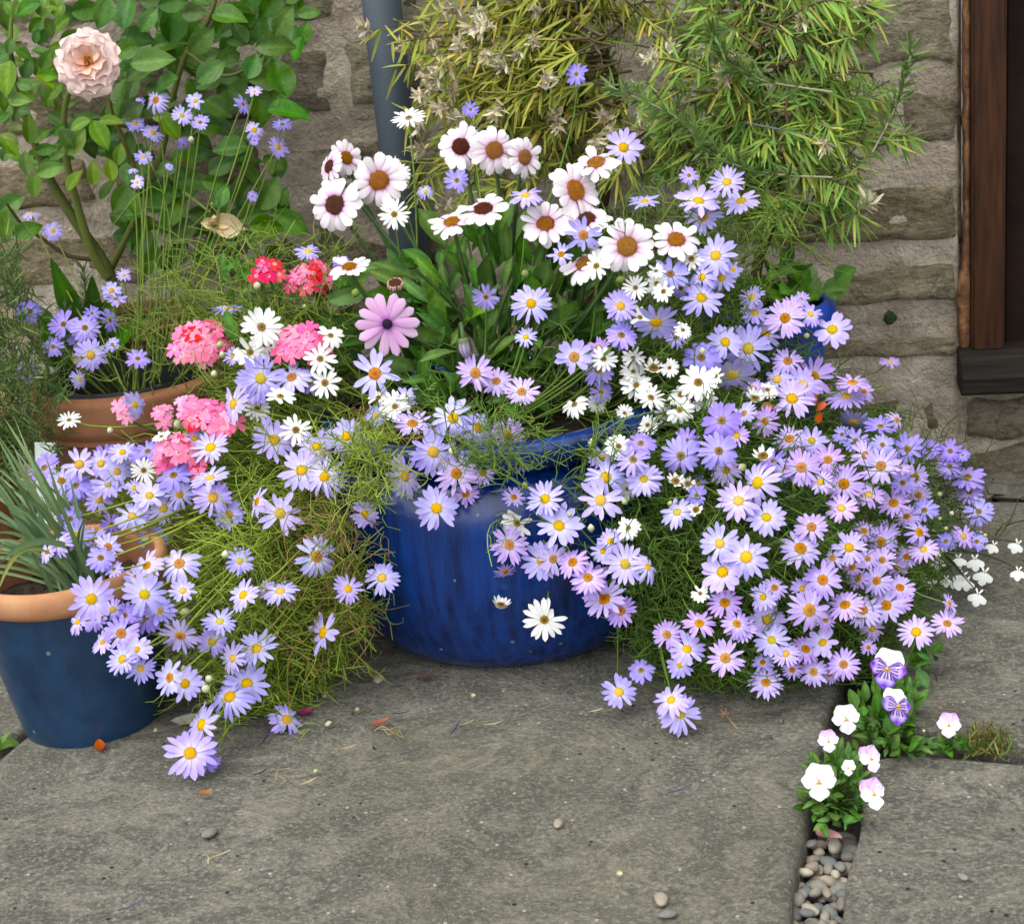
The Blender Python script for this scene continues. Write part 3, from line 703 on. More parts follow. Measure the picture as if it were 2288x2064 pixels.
DATA = """A: 905 583 150 L;1130 588 105 L;1400 605 115 Dr;1470 535 95 Lu;800 605 90 Dl;1052 672 120 L;1158 712 105 D;783 718 105 L;880 772 130 L;1060 835 75 Dd;1470 755 115 L;1632 725 115 Du;1605 853 135 L;825 910 105 L;770 985 60 Lu;793 1055 85 L;180 1240 110 Lu;307 1337 115 L;1460 1135 60 D;980 965 50 D;1472 815 60 D;1780 1460 150 Lu
D: 170 250 150 D;370 325 165 D;490 345 165 D;305 455 125 D;440 430 110 DB;525 500 185 L;650 440 90 D;645 130 115 L;665 180 125 D;715 40 85 L;630 300 130 Dr;530 260 90 DB;150 605 140 L;455 640 120 Lr;795 525 135 D;1315 240 175 Lu;775 790 170 Lr;400 880 130 Wu
D: 1510 340 220 W;1590 395 160 WB;1445 485 190 W;1910 392 160 W;1850 525 185 W;1880 660 180 W;1620 745 170 Wu;1485 810 150 WB;1710 935 180 WB;935 975 110 Wu;1525 445 170 WB
D: 1350 510 110 LB;1510 635 240 L;1690 635 200 L;1790 655 160 LB;1430 645 130 LB;1360 785 220 Ll;1480 710 150 LB;2000 975 210 L;1580 995 240 L;1830 1035 200 LB;1745 1170 240 L;1880 1205 220 L;1220 1040 200 L;1125 985 120 LB;260 1155 170 D;460 1135 180 L;585 1130 150 L;610 1080 120 DB;710 1065 140 L;675 1175 160 LB;855 1060 150 DB;800 1080 100 DB;355 1230 150 L;440 1260 170 D;515 1265 90 SB;630 1245 190 L;575 1335 150 L;460 1325 110 DB;830 1165 140 WB;775 1270 100 LB;1005 1200 190 D;1215 1220 210 Lu;865 1315 170 L;1035 1305 160 L;1228 1325 200 L;940 1385 170 L;765 1435 180 L;1325 1425 170 L;1495 1350 170 Ll;1615 1415 240 L;405 1445 130 D;640 1475 110 DB;435 1545 170 L;345 1595 150 Ll;278 1640 120 Ll;625 1610 150 L;545 1570 140 DB;580 1675 150 D;890 1565 150 LB;1830 1665 215 Lf;1385 1690 150 LB;855 1720 180 Ll;1040 1710 220 L;785 1780 120 LB;660 1740 100 DB
G: 430 290 190 Lf;370 400 110 Ll;450 385 120 DB;530 340 100 LB;680 270 180 L;740 350 170 LB;690 380 150 DB;590 370 110 DB;640 190 100 LB;860 255 110 L;570 455 150 L;488 495 110 Ll;640 535 140 Lu;580 575 140 Ll;660 620 130 L;850 455 170 Ld;1035 400 140 Lu;1150 275 150 Ll;1320 260 150 Lu;1260 250 90 LB;1000 490 130 LB;1210 530 180 L;1100 570 140 Ll;1160 690 180 L;1085 755 190 L;805 660 150 Ll;870 690 150 LB;955 885 190 Ll;895 1020 220 L;960 1040 140 DB;1345 860 150 Lr;1530 450 190 Ll;1635 245 130 L
E: 410 610 250 L;430 750 140 WB;525 800 180 W;580 750 160 LB;420 850 120 LB;625 905 220 Lu;860 865 250 L;1005 925 210 L;745 1060 260 Lf;1175 965 200 P;990 605 210 P;1110 655 180 P;1258 718 200 P;570 1200 250 Lr;880 1185 240 Pf;1035 1180 150 PB;1245 1055 150 Pu;1260 1110 140 PB;765 1385 250 Lf;935 1310 170 PB;1210 1325 130 P;345 1420 150 L;1395 1335 220 L;1225 1475 180 WB;1470 1490 260 L;1180 1600 220 P;1160 1745 130 Pd;1440 1680 180 P;1555 1700 190 P;1370 1690 230 LB;1640 1790 200 P;450 1790 180 L;1710 1340 260 Lf;1965 1220 200 L;1740 1210 240 L;1900 1110 190 D;1945 1015 170 D;1815 1030 160 W;1720 1095 150 LB;1875 1500 130 W;1770 1575 150 LB;1730 1635 150 LB;1855 1705 240 Lf;1975 1725 200 Lr;1870 1275 130 WB;1565 790 170 W;1700 595 180 D;1560 515 210 L;1700 460 130 PB;1730 525 150 W;1830 390 180 D;1825 220 200 L;1310 205 230 L;1280 400 130 L;1050 160 150 Dd;1900 520 130 Wu;1900 600 130 W;1920 685 190 W;2000 750 170 W;1715 715 130 DB;1690 780 110 WB;1850 835 100 W;1985 910 120 WB
Q: 600 290 240 Ld;450 220 190 D;218 270 100 S;295 265 90 W;350 400 130 WB;435 338 180 W;520 305 90 W;345 470 145 W;465 425 130 WB;78 485 85 W;270 490 110 WB;190 545 110 WB;770 375 110 W;710 420 100 S;705 370 110 PB;870 235 150 P;760 105 150 LB;945 350 170 L;1000 310 200 PB;1185 345 170 Pu;890 420 210 P;1155 410 190 Pu;1240 385 110 PB;1190 520 160 LdB;820 325 160 LB;1365 240 100 Pu;1320 555 150 D;1395 520 110 Pr;1200 620 120 D;1135 590 90 D;1330 640 110 DB;1455 660 160 D;1555 665 115 D;1660 670 120 D;1720 690 70 D;1655 745 120 D;1745 800 170 D;1755 870 130 DB;1800 965 140 D;1430 825 120 D;1490 795 130 P;550 520 190 Df;660 490 130 L;760 525 140 P;620 595 120 PB;350 690 180 Df;533 670 190 D;380 620 130 DB;180 810 170 L;880 615 160 P;985 620 150 L;570 765 160 PB;935 750 180 P;1065 715 160 P;730 825 220 L;800 720 130 DB;860 765 130 LB;750 700 110 S;325 820 90 S;385 830 75 S;425 955 75 S;425 885 100 D;430 830 110 LB;90 850 110 WB;335 970 170 L;630 915 210 L;765 995 200 L;1145 830 200 Pf;1030 820 120 PB;1325 745 190 P;1250 690 150 PB;1415 760 110 Pu;1260 885 150 P;1385 925 160 P;1505 885 120 P;1535 960 130 D;1450 990 120 P;1130 950 150 PB;1505 1065 150 P;1530 1150 140 P;1450 1185 120 P;1720 1085 120 Pr;1790 1110 100 DB;1640 1110 110 DB;985 1040 160 P;1325 1110 150 P;1355 1070 120 PB;1240 1060 120 PB;1165 1140 170 P;930 1145 200 P;1090 1190 120 PB;1260 1195 110 PB;1330 1200 130 P;540 1120 190 L;670 1185 220 L;555 1260 210 L;1185 1235 120 PB;1040 1295 190 P;1305 1300 150 P;1415 1335 140 PB;1400 1235 100 PB;1215 1290 110 PB;805 1335 130 P;940 1340 120 PB;750 1380 130 L;445 1360 90 W;565 1410 170 P;970 1440 210 P;1150 1420 170 P;1235 1445 180 P;1350 1420 170 P;1420 1410 120 PB;770 1490 180 LB;1055 1490 100 PB;1650 1410 100 Pr;440 1510 160 P;620 1510 150 P;95 1045 120 W
C: 70 720 180 L;575 890 170 L;435 985 220 L;645 985 180 Lu;460 1060 180 LB;175 985 150 Lu;390 855 90 DB;520 1245 200 L;455 1350 140 L;548 1352 140 L;605 1310 90 LB;450 1450 200 L;300 1335 170 DB;350 1400 110 DB;232 1380 120 W;130 1400 120 W;268 1418 110 W;403 1262 130 W;230 1320 90 W;55 1490 160 L;230 1560 220 Ld;60 1632 130 D;150 1545 120 WB;330 1640 110 DB;360 1605 90 W;565 1665 170 L;675 1695 230 L;697 1447 130 L;710 1525 140 L;858 1548 190 P;890 1490 110 PB;980 1530 120 L;1087 1605 180 L;935 1455 80 DB;120 1738 110 W;115 1805 120 W;135 1875 150 W
I: 230 255 150 P;370 205 170 LB;390 310 180 L;145 405 190 Pf;570 360 160 P;665 325 170 L;465 385 150 P;615 480 160 P;775 440 170 P;360 540 180 P;345 430 120 LB;500 470 110 PB;1160 270 190 P;1325 225 160 P;925 250 140 PB;700 490 110 PB;905 350 90 PB
H: 1800 530 170 L;1705 460 140 P;1770 600 130 LB;1480 730 160 L;1587 630 130 D;1730 770 170 LB;1768 833 190 L;1415 295 200 P;1345 205 190 P;1490 350 150 PB;1130 385 190 Wf;925 325 90 Su
B: 605 690 190 Wu;520 1240 170 W;540 1010 150 WB;1690 1540 170 W;960 635 90 D;1575 430 130 D;960 770 90 DB;880 1045 140 D;1280 1140 200 Lu;700 1110 90 LB;1610 1360 210 L;1485 1475 150 L;210 1520 100 DB"""
def plant_of(x, y, T):
    X, Y = x/1.1338, y/1.1338
    if T in 'WS':
        return 'wl' if X < 800 or (X < 900 and Y < 300) else 'wr'
    if X < 640 and Y < 640 or X < 330 and Y < 860 or (X < 480 and Y < 650): return 'back'
    if X < 790 and Y > 560: return 'left'
    if X > 1770 and Y < 1120 and T == 'D': return 'far'
    if X < 1200 or (Y < 560): return 'mid'
    if T == 'D' and X < 1320 and Y < 1000: return 'mid'
    return 'right'
for line in DATA.split('\n'):
    reg, items = line.split(':')
    for it in items.split(';'):
        a = it.split(); x, y = Z(reg, float(a[0]), float(a[1])); d = float(a[2])*REG[reg][2]; T = a[3][0]
        key = plant_of(x, y, T); add_flower(PL[key], key, x, y, d, T, a[3][1:])

# ------------------------------------------------------------------ wiry stems and thread foliage
GR = {'left': ((.19, .29, .025), (.33, .42, .06)), 'back': ((.13, .23, .03), (.24, .31, .05)), 'mid': ((.1, .2, .03), (.18, .28, .04)),
      'right': ((.06, .145, .02), (.14, .23, .03)), 'far': ((.05, .085, .025), (.09, .13, .035)), 'wl': ((.14, .24, .03), (.24, .32, .045)), 'wr': ((.1, .2, .025), (.18, .27, .04))}
def stems_for(key):
    tb = TB(); root = PL[key].location
    for p, n, rad in FLOWERS[key]:
        a = p-n*rad*.02; d = (root-a); L = d.length
        lim = .17 if key != 'back' else .3
        tgt = root if L < lim else a+d*(lim/L)+Vector((0, .05, 0))
        if tgt.z < .015: tgt.z = .015
        mid = a-n*min(.05, L*.4)+Vector((0, 0, -.012))+rv(.006); mid = (mid+(a+tgt)/2)/2
        mid.z = max(mid.z, .012)
        tb.tube(bez(a, mid, tgt+rv(.006), 7), .0008, .0012, jit(lerp(*GR[key], U(0, 1)), .15), 4)
        # green cup under the flower
        m4 = frame(n); 
        b = len(tb.v); s_ = rad*.2
        for j, (rr, zz) in enumerate(((.15, -.22), (.85, -.06), (1, .2))):
            for k in range(7): tb.v.append(p+m4 @ Vector((math.cos(k*.8976)*rr*s_, math.sin(k*.8976)*rr*s_, zz*s_))); tb.c.append(jit((.09, .15, .03), .1))
        for j in range(2):
            for k in range(7): k2 = (k+1) % 7; tb.f.append((b+j*7+k, b+j*7+k2, b+j*7+7+k2, b+j*7+7+k))
    return tb
def sprig(tb, p, d, L, c0, c1, n=5, ymin=-9):
    cl = lambda q: Vector((q.x, max(q.y, ymin), max(q.z, .006)))
    d = d.normalized(); bend = rv(.5)*L; e = p+d*L+bend*.5; m_ = p+d*(L*.5)+rv(.36)*L
    pts = bez(p, m_, e, 6); pts = [cl(q) for q in pts]
    col = jit(lerp(c0, c1, U(0, 1)), .2); tb.tube(pts, .00068, .00045, col, 3)
    for k in range(n):
        q = pts[1+k % 4]; dd = (d*.6+rv(.7)).normalized(); l2 = L*U(.25, .6)
        e2 = q+dd*l2+rv(.25)*l2; m2 = q+dd*(l2*.5)+rv(.42)*l2
        pp_ = [cl(t) for t in bez(q, m2, e2, 4)]
        tb.tube(pp_, .0005, .0003, jit(lerp(c0, c1, U(0, 1)), .2), 3)
def sv(P): return [S(*q) for q in P]
FOL = {  # polygon in the 2018-wide view, count, depth behind the flower surface
 'left': [([(430,760),(640,700),(720,760),(745,880),(700,950),(690,1060),(740,1130),(745,1200),(690,1290),(640,1350),(560,1420),(470,1420),(380,1330),(330,1180),(260,1120),(150,1080),(110,1000),(140,930),(330,900)], 1250, .005, .11, .035),
          ([(480,1000),(680,1000),(730,1130),(700,1270),(560,1400),(430,1330),(380,1180)], 400, -.005, .05, .05),
          ([(470,820),(720,800),(740,900),(690,960),(520,960)], 260, 0, .06, .045), ([(680,850),(790,870),(770,950),(700,1000)], 170, -.02, .01, .035)],
 'back': [([(330,480),(640,480),(700,560),(640,740),(430,740),(330,760),(230,760),(240,600),(330,560)], 190, .0, .1, .055)],
 'mid': [([(760,760),(1150,720),(1200,860),(1160,1080),(1090,1010),(900,960),(850,880),(760,880)], 300, .005, .05, .035),
         ([(880,880),(1180,860),(1200,1000),(1080,1060),(940,1000)], 110, -.004, .03, .04),
         ([(900,850),(1200,815),(1210,900),(930,930)], 260, -.02, .01, .035),
         ([(1200,420),(1500,380),(1560,520),(1400,620),(1180,600)], 160, .01, .06, .045)],
 'right': [([(1160,800),(1230,620),(1330,560),(1480,560),(1560,690),(1700,800),(1790,880),(1840,1000),(1810,1180),(1700,1320),(1500,1350),(1340,1330),(1250,1220),(1190,1010)], 2900, .004, .13, .032),
           ([(1250,1050),(1420,1060),(1440,1300),(1330,1330),(1260,1250)], 420, .0, .08, .035),
           ([(1180,850),(1420,850),(1450,1000),(1250,1060)], 330, .0, .05, .04)],
 'far': [([(1760,840),(1900,880),(1930,960),(1900,1060),(1800,1050)], 55, .0, .06, .04)],
 'wl': [([(420,600),(680,600),(720,760),(640,840),(450,820)], 300, .01, .07, .045)],
 'wr': [([(1100,700),(1420,660),(1430,860),(1180,870)], 420, .005, .07, .04)]}
for key, regs in FOL.items():
    tb = stems_for(key)
    ob('stem', tb.build('stem'), M['thread'], PL[key], None, 'stuff')
    tb = TB(); c0, c1 = GR[key]
    for P, cnt, a, b, L in regs:
        P = sv(P)
        for _ in range(cnt):
            x, y = samp(P); inner = rnd.random() < .94; p = place(x, y, U(a, b)+(.034 if inner else .0)); ym = dY(x, y)+.032 if inner else -9
            if not pot_push(p):
                if not (key in ('mid', 'left') and a < -.01) or rnd.random() < .55: continue
                p = place(x, y, U(-.035, -.012)); ym = -9
            if not pot_push(p, .004): continue
            root = PL[key].location; d = (p-root).normalized()*.4+rv(.6)+Vector((0, .1, .05))
            sprig(tb, p, d, L*U(.6, 1.3), c0, c1, 5, ym)
    if key in ('left',):     # dry straw coloured threads
        for _ in range(55):
            x, y = samp(sv([(640,860),(760,880),(730,1000),(690,1250),(620,1340),(600,1100)])); p = place(x, y, U(-.005, .03))
            if pot_push(p, .003): sprig(tb, p, rv(.4)+Vector((-.1, -.1, -.6)), U(.03, .06), (.22, .13, .05), (.3, .2, .08), 2)
    ob('foliage', tb.build('foliage'), M['thread'], PL[key], None, 'stuff')
# straw lying on the soil at the pot rim
tb = TB()
for _ in range(40):
    a = U(-2.9, -1.6); p = BP+Vector((math.cos(a)*U(.09, .13), math.sin(a)*U(.1, .135), .222+U(0, .006)))
    d = Vector((U(-1, 1), U(-.4, .4), U(-.1, .15)))*.04; tb.tube(bez(p-d, p+rv(.006), p+d, 5), .0008, .0005, jit((.26, .13, .06), .2), 3)
ob('dry_straw', tb.build('dry_straw'), M['thread'], PL['mid'], None, 'stuff')
# buds
def ball(name, col, col2, nz=6, ns=8):
    v = []; f = []; c = []
    for j in range(nz+1):
        t = j/nz; r_ = math.sin(math.pi*min(.98, max(.03, t)))**.8*.5
        for i in range(ns): a = 6.2832*i/ns; v.append((r_*math.cos(a), r_*math.sin(a), t*1.25)); c.append(lerp(col, col2, t))
    for j in range(nz):
        for i in range(ns): a = j*ns+i; b = j*ns+(i+1) % ns; f.append((a, b, b+ns, a+ns))
    me = mesh(name, v, f, True, c); me.materials.append(M['petal']); return me
BUD = [ball('bud', (.12, .2, .03), (.5, .52, .25)), ball('bud', (.14, .22, .04), (.7, .68, .5)), ball('bud', (.12, .2, .03), (.22, .28, .07))]
def bud(key, reg, x, y, d, bi=None):
    x, y = Z(reg, x, y); p = place(x, y, -.006); s_ = d*REG[reg][2]*depth(p)/F
    if p.z < .02: p.z = .02
    n = (Vector((0, 0, .8))+rv(.5)).normalized()
    ob('bud', BUD[bi if bi is not None else rnd.randrange(3)], None, PL[key], Matrix.Translation(p) @ frame(n) @ Matrix.Scale(s_, 4))
for it in "wl D 1045 885 50 1;wl D 1500 115 45 1;wl D 1262 470 42 0;wl D 1370 515 48 1;wl D 1295 520 38 1;left D 820 1580 45 1;left D 1155 1635 25 2;left D 1300 1680 45 1;back D 645 955 38 1;left G 975 728 42 1;left G 995 668 36 1;left G 850 365 40 0;mid E 865 975 42 0;mid E 885 1070 50 1;mid E 1280 1275 36 0;mid E 1660 1525 40 1;mid E 1530 1440 30 0;mid E 1860 1360 38 0;mid E 1665 1050 55 1;wr Q 670 740 40 1;right Q 90 928 32 0;right Q 292 938 26 0;far Q 1610 890 28 0;far Q 1600 1000 22 0;far Q 1660 985 24 1;far Q 1630 1055 22 0;far Q 1890 1045 14 2;far Q 1840 1080 20 0;mid B 1800 1625 45 2;mid B 1280 1605 45 2;mid B 290 1720 50 2;right C 965 1640 30 0;right C 445 1725 36 1;left D 1755 235 26 0;left D 1235 635 40 1;back A 1110 830 36 1;back A 398 1345 26 0;back A 1230 1190 20 2;right I 1195 850 18 0".split(';'):
    a = it.split(); bud(a[0], a[1], float(a[2]), float(a[3]), float(a[4]), int(a[5]))

# ------------------------------------------------------------------ generic petal / leaf grids (local: +X outward, Z up)
def grid(name, ns, nw, pos, colf, mat):
    v = []; f = []; c = []
    for i in range(ns+1):
        for j in range(nw+1):
            t, s = i/ns, 2*j/nw-1; v.append(pos(t, s)); c.append(colf(t, s))
    for i in range(ns):
        for j in range(nw): a = i*(nw+1)+j; f.append((a, a+1, a+nw+2, a+nw+1))
    me = mesh(name, v, f, True, c); me.materials.append(mat); return me
def lmix(*st):
    def g(t):
        for (a, ca), (b, cb) in zip(st, st[1:]):
            if t <= b: return lerp(ca, cb, max(0, (t-a)/(b-a)))
        return st[-1][1]
    return g
# ---- big white daisies with brown eyes
def af_petal(seed, droop, pink, wid=.345, notch=True):
    r = random.Random(seed); cf = lmix((0, (.5, .2, .45)), (.2, lerp((.74, .58, .72), (.62, .38, .6), pink)), (.55, lerp((.78, .73, .77), (.74, .6, .72), pink)), (1, (.8, .785, .8)))
    k1, k2 = r.uniform(-.05, .05), r.uniform(2, 4)
    def pos(t, s):
        wv = wid*(.35+.65*math.sin(math.pi*min(1, .1+t*.55)))*(1 if t < .8 else max(.12, math.sqrt(max(0, 1-((t-.8)/.2)**2*.93))))
        x = .3+.7*t-(.035*(1-abs(s))**2*t**8 if notch else 0)+.02*math.cos(s*9)*t**10
        return (x*(1-.1*droop*t), s*wv*.5+k1*t*t, .06+.12*t-droop*t*t*.55-.045*s*s*(1-t)+.012*math.cos(s*k2*3)*t)
    return grid('petal', 7, 6, pos, lambda t, s: tuple(q*(.84 if abs(s) > .9 else 1-.05*(math.cos(s*12)+1)*(1-t*.5)) for q in cf(t)), M['petal'])  # rims darkened in the colour to paint shade between neighbouring petals
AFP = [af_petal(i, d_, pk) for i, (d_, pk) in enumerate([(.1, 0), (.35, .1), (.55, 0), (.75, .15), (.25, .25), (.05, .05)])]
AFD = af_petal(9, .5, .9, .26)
def big_disc(seed, outer=(.34, .14, .012), inner=(.28, .11, .012), tips=(.75, .42, .03), R_=.36):
    r = random.Random(seed); v = []; f = []; c = []; n = 210; seg = 20
    v.append((0, 0, .16)); c.append(inner)
    for j in range(1, 5):
        for i in range(seg): a = 6.28318*i/seg; t = j/4; v.append((R_*t*math.cos(a), R_*t*math.sin(a), .04+.12*math.sqrt(max(0, 1-t*t*.97)))); c.append(lerp(inner, outer, t))
    for i in range(seg): f.append((0, 1+i, 1+(i+1) % seg))
    for j in range(3):
        for i in range(seg): a = 1+j*seg+i; b = 1+j*seg+(i+1) % seg; f.append((a, a+seg, b+seg, b))
    for k in range(n):
        t = math.sqrt((k+.5)/n); a = k*2.39996; rr = R_*t; z = .04+.12*math.sqrt(max(0, 1-t*t*.97)); s_ = .02
        q = tips if r.random() < .6 else outer; q = tuple(x*r.uniform(.6, 1.2) for x in q); b = len(v); h = r.uniform(.035, .075)
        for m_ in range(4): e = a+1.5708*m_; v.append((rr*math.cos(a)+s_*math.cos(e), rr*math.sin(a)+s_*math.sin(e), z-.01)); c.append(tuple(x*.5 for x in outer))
        v.append(((rr+.012)*math.cos(a), (rr+.012)*math.sin(a), z+h)); c.append(q)
        for m_ in range(4): f.append((b+m_, b+(m_+1) % 4, b+4))
    me = mesh('flower_centre', v, f, False, c); me.materials.append(M['disc']); return me
BD = [big_disc(1), big_disc(2, tips=(.7, .36, .025)), big_disc(3, (.1, .03, .015), (.07, .02, .012), (.28, .11, .02))]
BDP = big_disc(4, (.05, .02, .05), (.03, .03, .05), (.12, .1, .2))
receptacle = ball('receptacle', (.06, .11, .025), (.09, .15, .03), 5, 10)
receptacle.transform(Matrix.Translation((0, 0, -.26)) @ Matrix.Diagonal((.5, .5, .2, 1)))
AF = thing('african_daisy_plant', BP+Vector((.0, .05, .2)), 'tall plant of large white brown-eyed daisies standing above the big blue pot', 'daisy plant')
AFX = []
def big_flower(plant, reg, x, y, d, code, petals, centre, n=13, list_=AFX, name='flower', eye=1.):
    px, py = Z(reg, x, y); p = place(px, py, .02 if 'B' in code else 0); nn = facing(p, code)
    rad = .56*d*REG[reg][2]*depth(p)/F
    mw = Matrix.Translation(p) @ frame(nn, None, U(0, 6.28)) @ Matrix.Scale(rad, 4)
    o = ob(name, receptacle, None, plant, mw)
    inv = Matrix.Identity(4)
    for k in range(n):
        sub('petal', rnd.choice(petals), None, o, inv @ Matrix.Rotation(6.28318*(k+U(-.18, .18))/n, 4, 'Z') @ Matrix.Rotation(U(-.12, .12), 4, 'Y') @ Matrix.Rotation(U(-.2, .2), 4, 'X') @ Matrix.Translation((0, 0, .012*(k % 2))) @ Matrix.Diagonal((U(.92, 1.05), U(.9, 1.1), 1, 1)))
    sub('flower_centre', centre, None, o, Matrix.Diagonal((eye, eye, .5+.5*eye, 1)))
    list_.append((p, nn, rad)); return o
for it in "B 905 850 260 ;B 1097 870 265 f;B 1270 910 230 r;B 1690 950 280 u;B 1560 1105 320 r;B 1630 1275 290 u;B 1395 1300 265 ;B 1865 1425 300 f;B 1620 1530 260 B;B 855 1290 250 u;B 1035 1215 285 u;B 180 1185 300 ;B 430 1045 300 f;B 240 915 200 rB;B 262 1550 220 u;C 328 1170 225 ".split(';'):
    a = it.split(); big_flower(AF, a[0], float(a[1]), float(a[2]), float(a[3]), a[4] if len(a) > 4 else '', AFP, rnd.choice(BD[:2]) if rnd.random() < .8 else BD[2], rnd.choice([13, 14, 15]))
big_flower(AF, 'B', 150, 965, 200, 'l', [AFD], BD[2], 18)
# spent head with shrivelled petals
crump = grid('petal', 6, 4, lambda t, s: (.36+.22*t-.1*t*t, s*.09*(1-.5*t), .05+.2*t*t*math.sin(t*5)), lambda t, s: lerp((.45, .22, .2), (.55, .36, .28), t), M['petal'])
big_flower(AF, 'B', 525, 1640, 185, 'u', [crump], BD[2], 18)
# ---- the pink one
OST = thing('pink_african_daisy', BP+Vector((-.05, .0, .2)), 'single mauve pink daisy with a dark blue eye above dark green leaves', 'flower')
def ost_petal():
    cf = lmix((0, (.3, .1, .38)), (.2, (.56, .3, .56)), (.6, (.64, .38, .64)), (1, (.68, .45, .68)))
    def pos(t, s):
        wv = .3*(.4+.6*math.sin(math.pi*min(1, .06+t*.6)))*(1 if t < .82 else max(.1, math.sqrt(max(0, 1-((t-.82)/.18)**2*.95))))
        return (.14+.86*t, s*wv*.5, .03+.08*t-.1*t*t-.03*s*s*(1-.6*t)+.006*math.cos(s*9.4))
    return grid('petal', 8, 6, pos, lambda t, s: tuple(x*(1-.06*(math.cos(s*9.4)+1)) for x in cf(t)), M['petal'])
OX = []
o = big_flower(OST, 'E', 480, 320, 335, 'f', [ost_petal()], BDP, 14, OX, 'flower', .44)
# drooping closed bud
def cbud():
    v = []; f = []; c = []
    prof = [(0, .0), (.3, .04), (.36, .25), (.33, .45), (.36, .7), (.3, .95), (.12, 1.25), (.02, 1.3)]
    for j, (r_, z) in enumerate(prof):
        for i in range(16):
            a = 6.28318*i/16; rr = r_*(1+(.12 if i % 2 else -.12)*(j > 2)); v.append((rr*math.cos(a), rr*math.sin(a), z)); c.append((.1, .16, .05) if j < 3 else ((.2, .14, .3) if i % 2 else (.42, .34, .5)))
    for j in range(len(prof)-1):
        for i in range(16): a = j*16+i; b = j*16+(i+1) % 16; f.append((a, b, b+16, a+16))
    me = mesh('bud', v, f, True, c); me.materials.append(M['petal']); return me
p = place(*Z('E', 915, 400)); s_ = 110*.3865*depth(p)/F
ob('bud', cbud(), None, OST, Matrix.Translation(p) @ frame(Vector((.12, -.1, -1))) @ Matrix.Scale(s_*.85, 4)); OX.append((p, Vector((0, 0, -1)), .01))
# stems of both
for pl_, lst, nm in ((AF, AFX, 'stem'), (OST, OX, 'stem')):
    for p, n, rad in lst:
        tb = TB(); root = pl_.location+rv(.018); a = p-n*rad*.15
        mid = a-n*.03+Vector((0, 0, -.05)); mid = mid*.5+(a+root)*.25
        if pl_ is OST and n.z < -.5: a = p; mid = p+Vector((0, .01, .05))
        tb.tube(bez(a, mid, root, 9), .0017, .0026, jit((.055, .11, .03), .12), 6); ob(nm, tb.build('stem'), M['thread'], pl_)
# ---- lanceolate leaves of those two plants
def leaf_mesh(w_, ovate, curl, fold, serr=0., ns=8, nw=4, seed=0, vein=.8):
    r = random.Random(seed); ph = r.uniform(0, 6)
    def pos(t, s):
        sh = (math.sin(math.pi*t**ovate))**.85 if 0 < t < 1 else .02
        wv = w_*max(.03, sh)*(1+serr*(abs(s) > .9)*math.sin(t*70))
        return (t, s*wv*.5, fold*abs(s)*wv-curl*t*t+.02*math.sin(t*6+ph)*s)
    return grid('leaf', ns, nw, pos, lambda t, s: (1.25,)*3 if abs(s) < .1 else (vein,)*3, M['green_leaf'])
GL = [leaf_mesh(.34, 1.35, .15, .3, .1, seed=1), leaf_mesh(.28, 1.5, .3, .25, .12, seed=2), leaf_mesh(.4, 1.3, .05, .35, .1, seed=3), leaf_mesh(.3, 1.4, .5, .3, .1, seed=4)]
def put_leaf(parent, me, p, d, nrm, L, name='leaf'):
    d = d.normalized(); y = nrm.cross(d)
    if y.length < 1e-3: y = Vector((0, 1, .1)).cross(d)
    y.normalize(); n = d.cross(y)
    return ob(name, me, None, parent, Matrix.Translation(p) @ Matrix((d, y, n)).transposed().to_4x4() @ Matrix.Scale(L, 4))
def imgdir(p, ang, out=0.): return RGT*math.cos(ang)+UPV*math.sin(ang)+(CAM-p).normalized()*out
LPOLY = sv([(690,600),(760,560),(830,500),(1000,480),(1180,500),(1200,640),(1130,790),(1000,800),(900,830),(780,800),(700,720)])
for k in range(270):
    x, y = samp(LPOLY)
    X, Y_ = x/1.1338, y/1.1338
    p = atY(x, y, max(U(1.26, 1.4), dY(x, y)+U(.045, .08))); c_ = (BP+Vector((0, .03, .2))); out = (p-c_); out.z *= .6
    L = U(.026, .054)
    d = out.normalized()*.8+Vector((0, -.15, .35))+rv(.45)
    put_leaf(AF if X > 880 or Y_ < 560 else OST, rnd.choice(GL), p, d, (CAM-p).normalized()*.8+Vector((0, 0, .6))+rv(.4), L)
tb = TB()
for k in range(26):
    a = AF.location+rv(.03); a.z = .2; x, y = samp(LPOLY); b = atY(x, y, U(1.28, 1.38)); tb.tube(bez(a, (a+b)/2+Vector((0, 0, .02)), b, 6), .0022, .0014, jit((.06, .11, .03)), 5)
ob('leaf_stalk', tb.build('leaf_stalk'), M['thread'], AF, None, 'stuff')

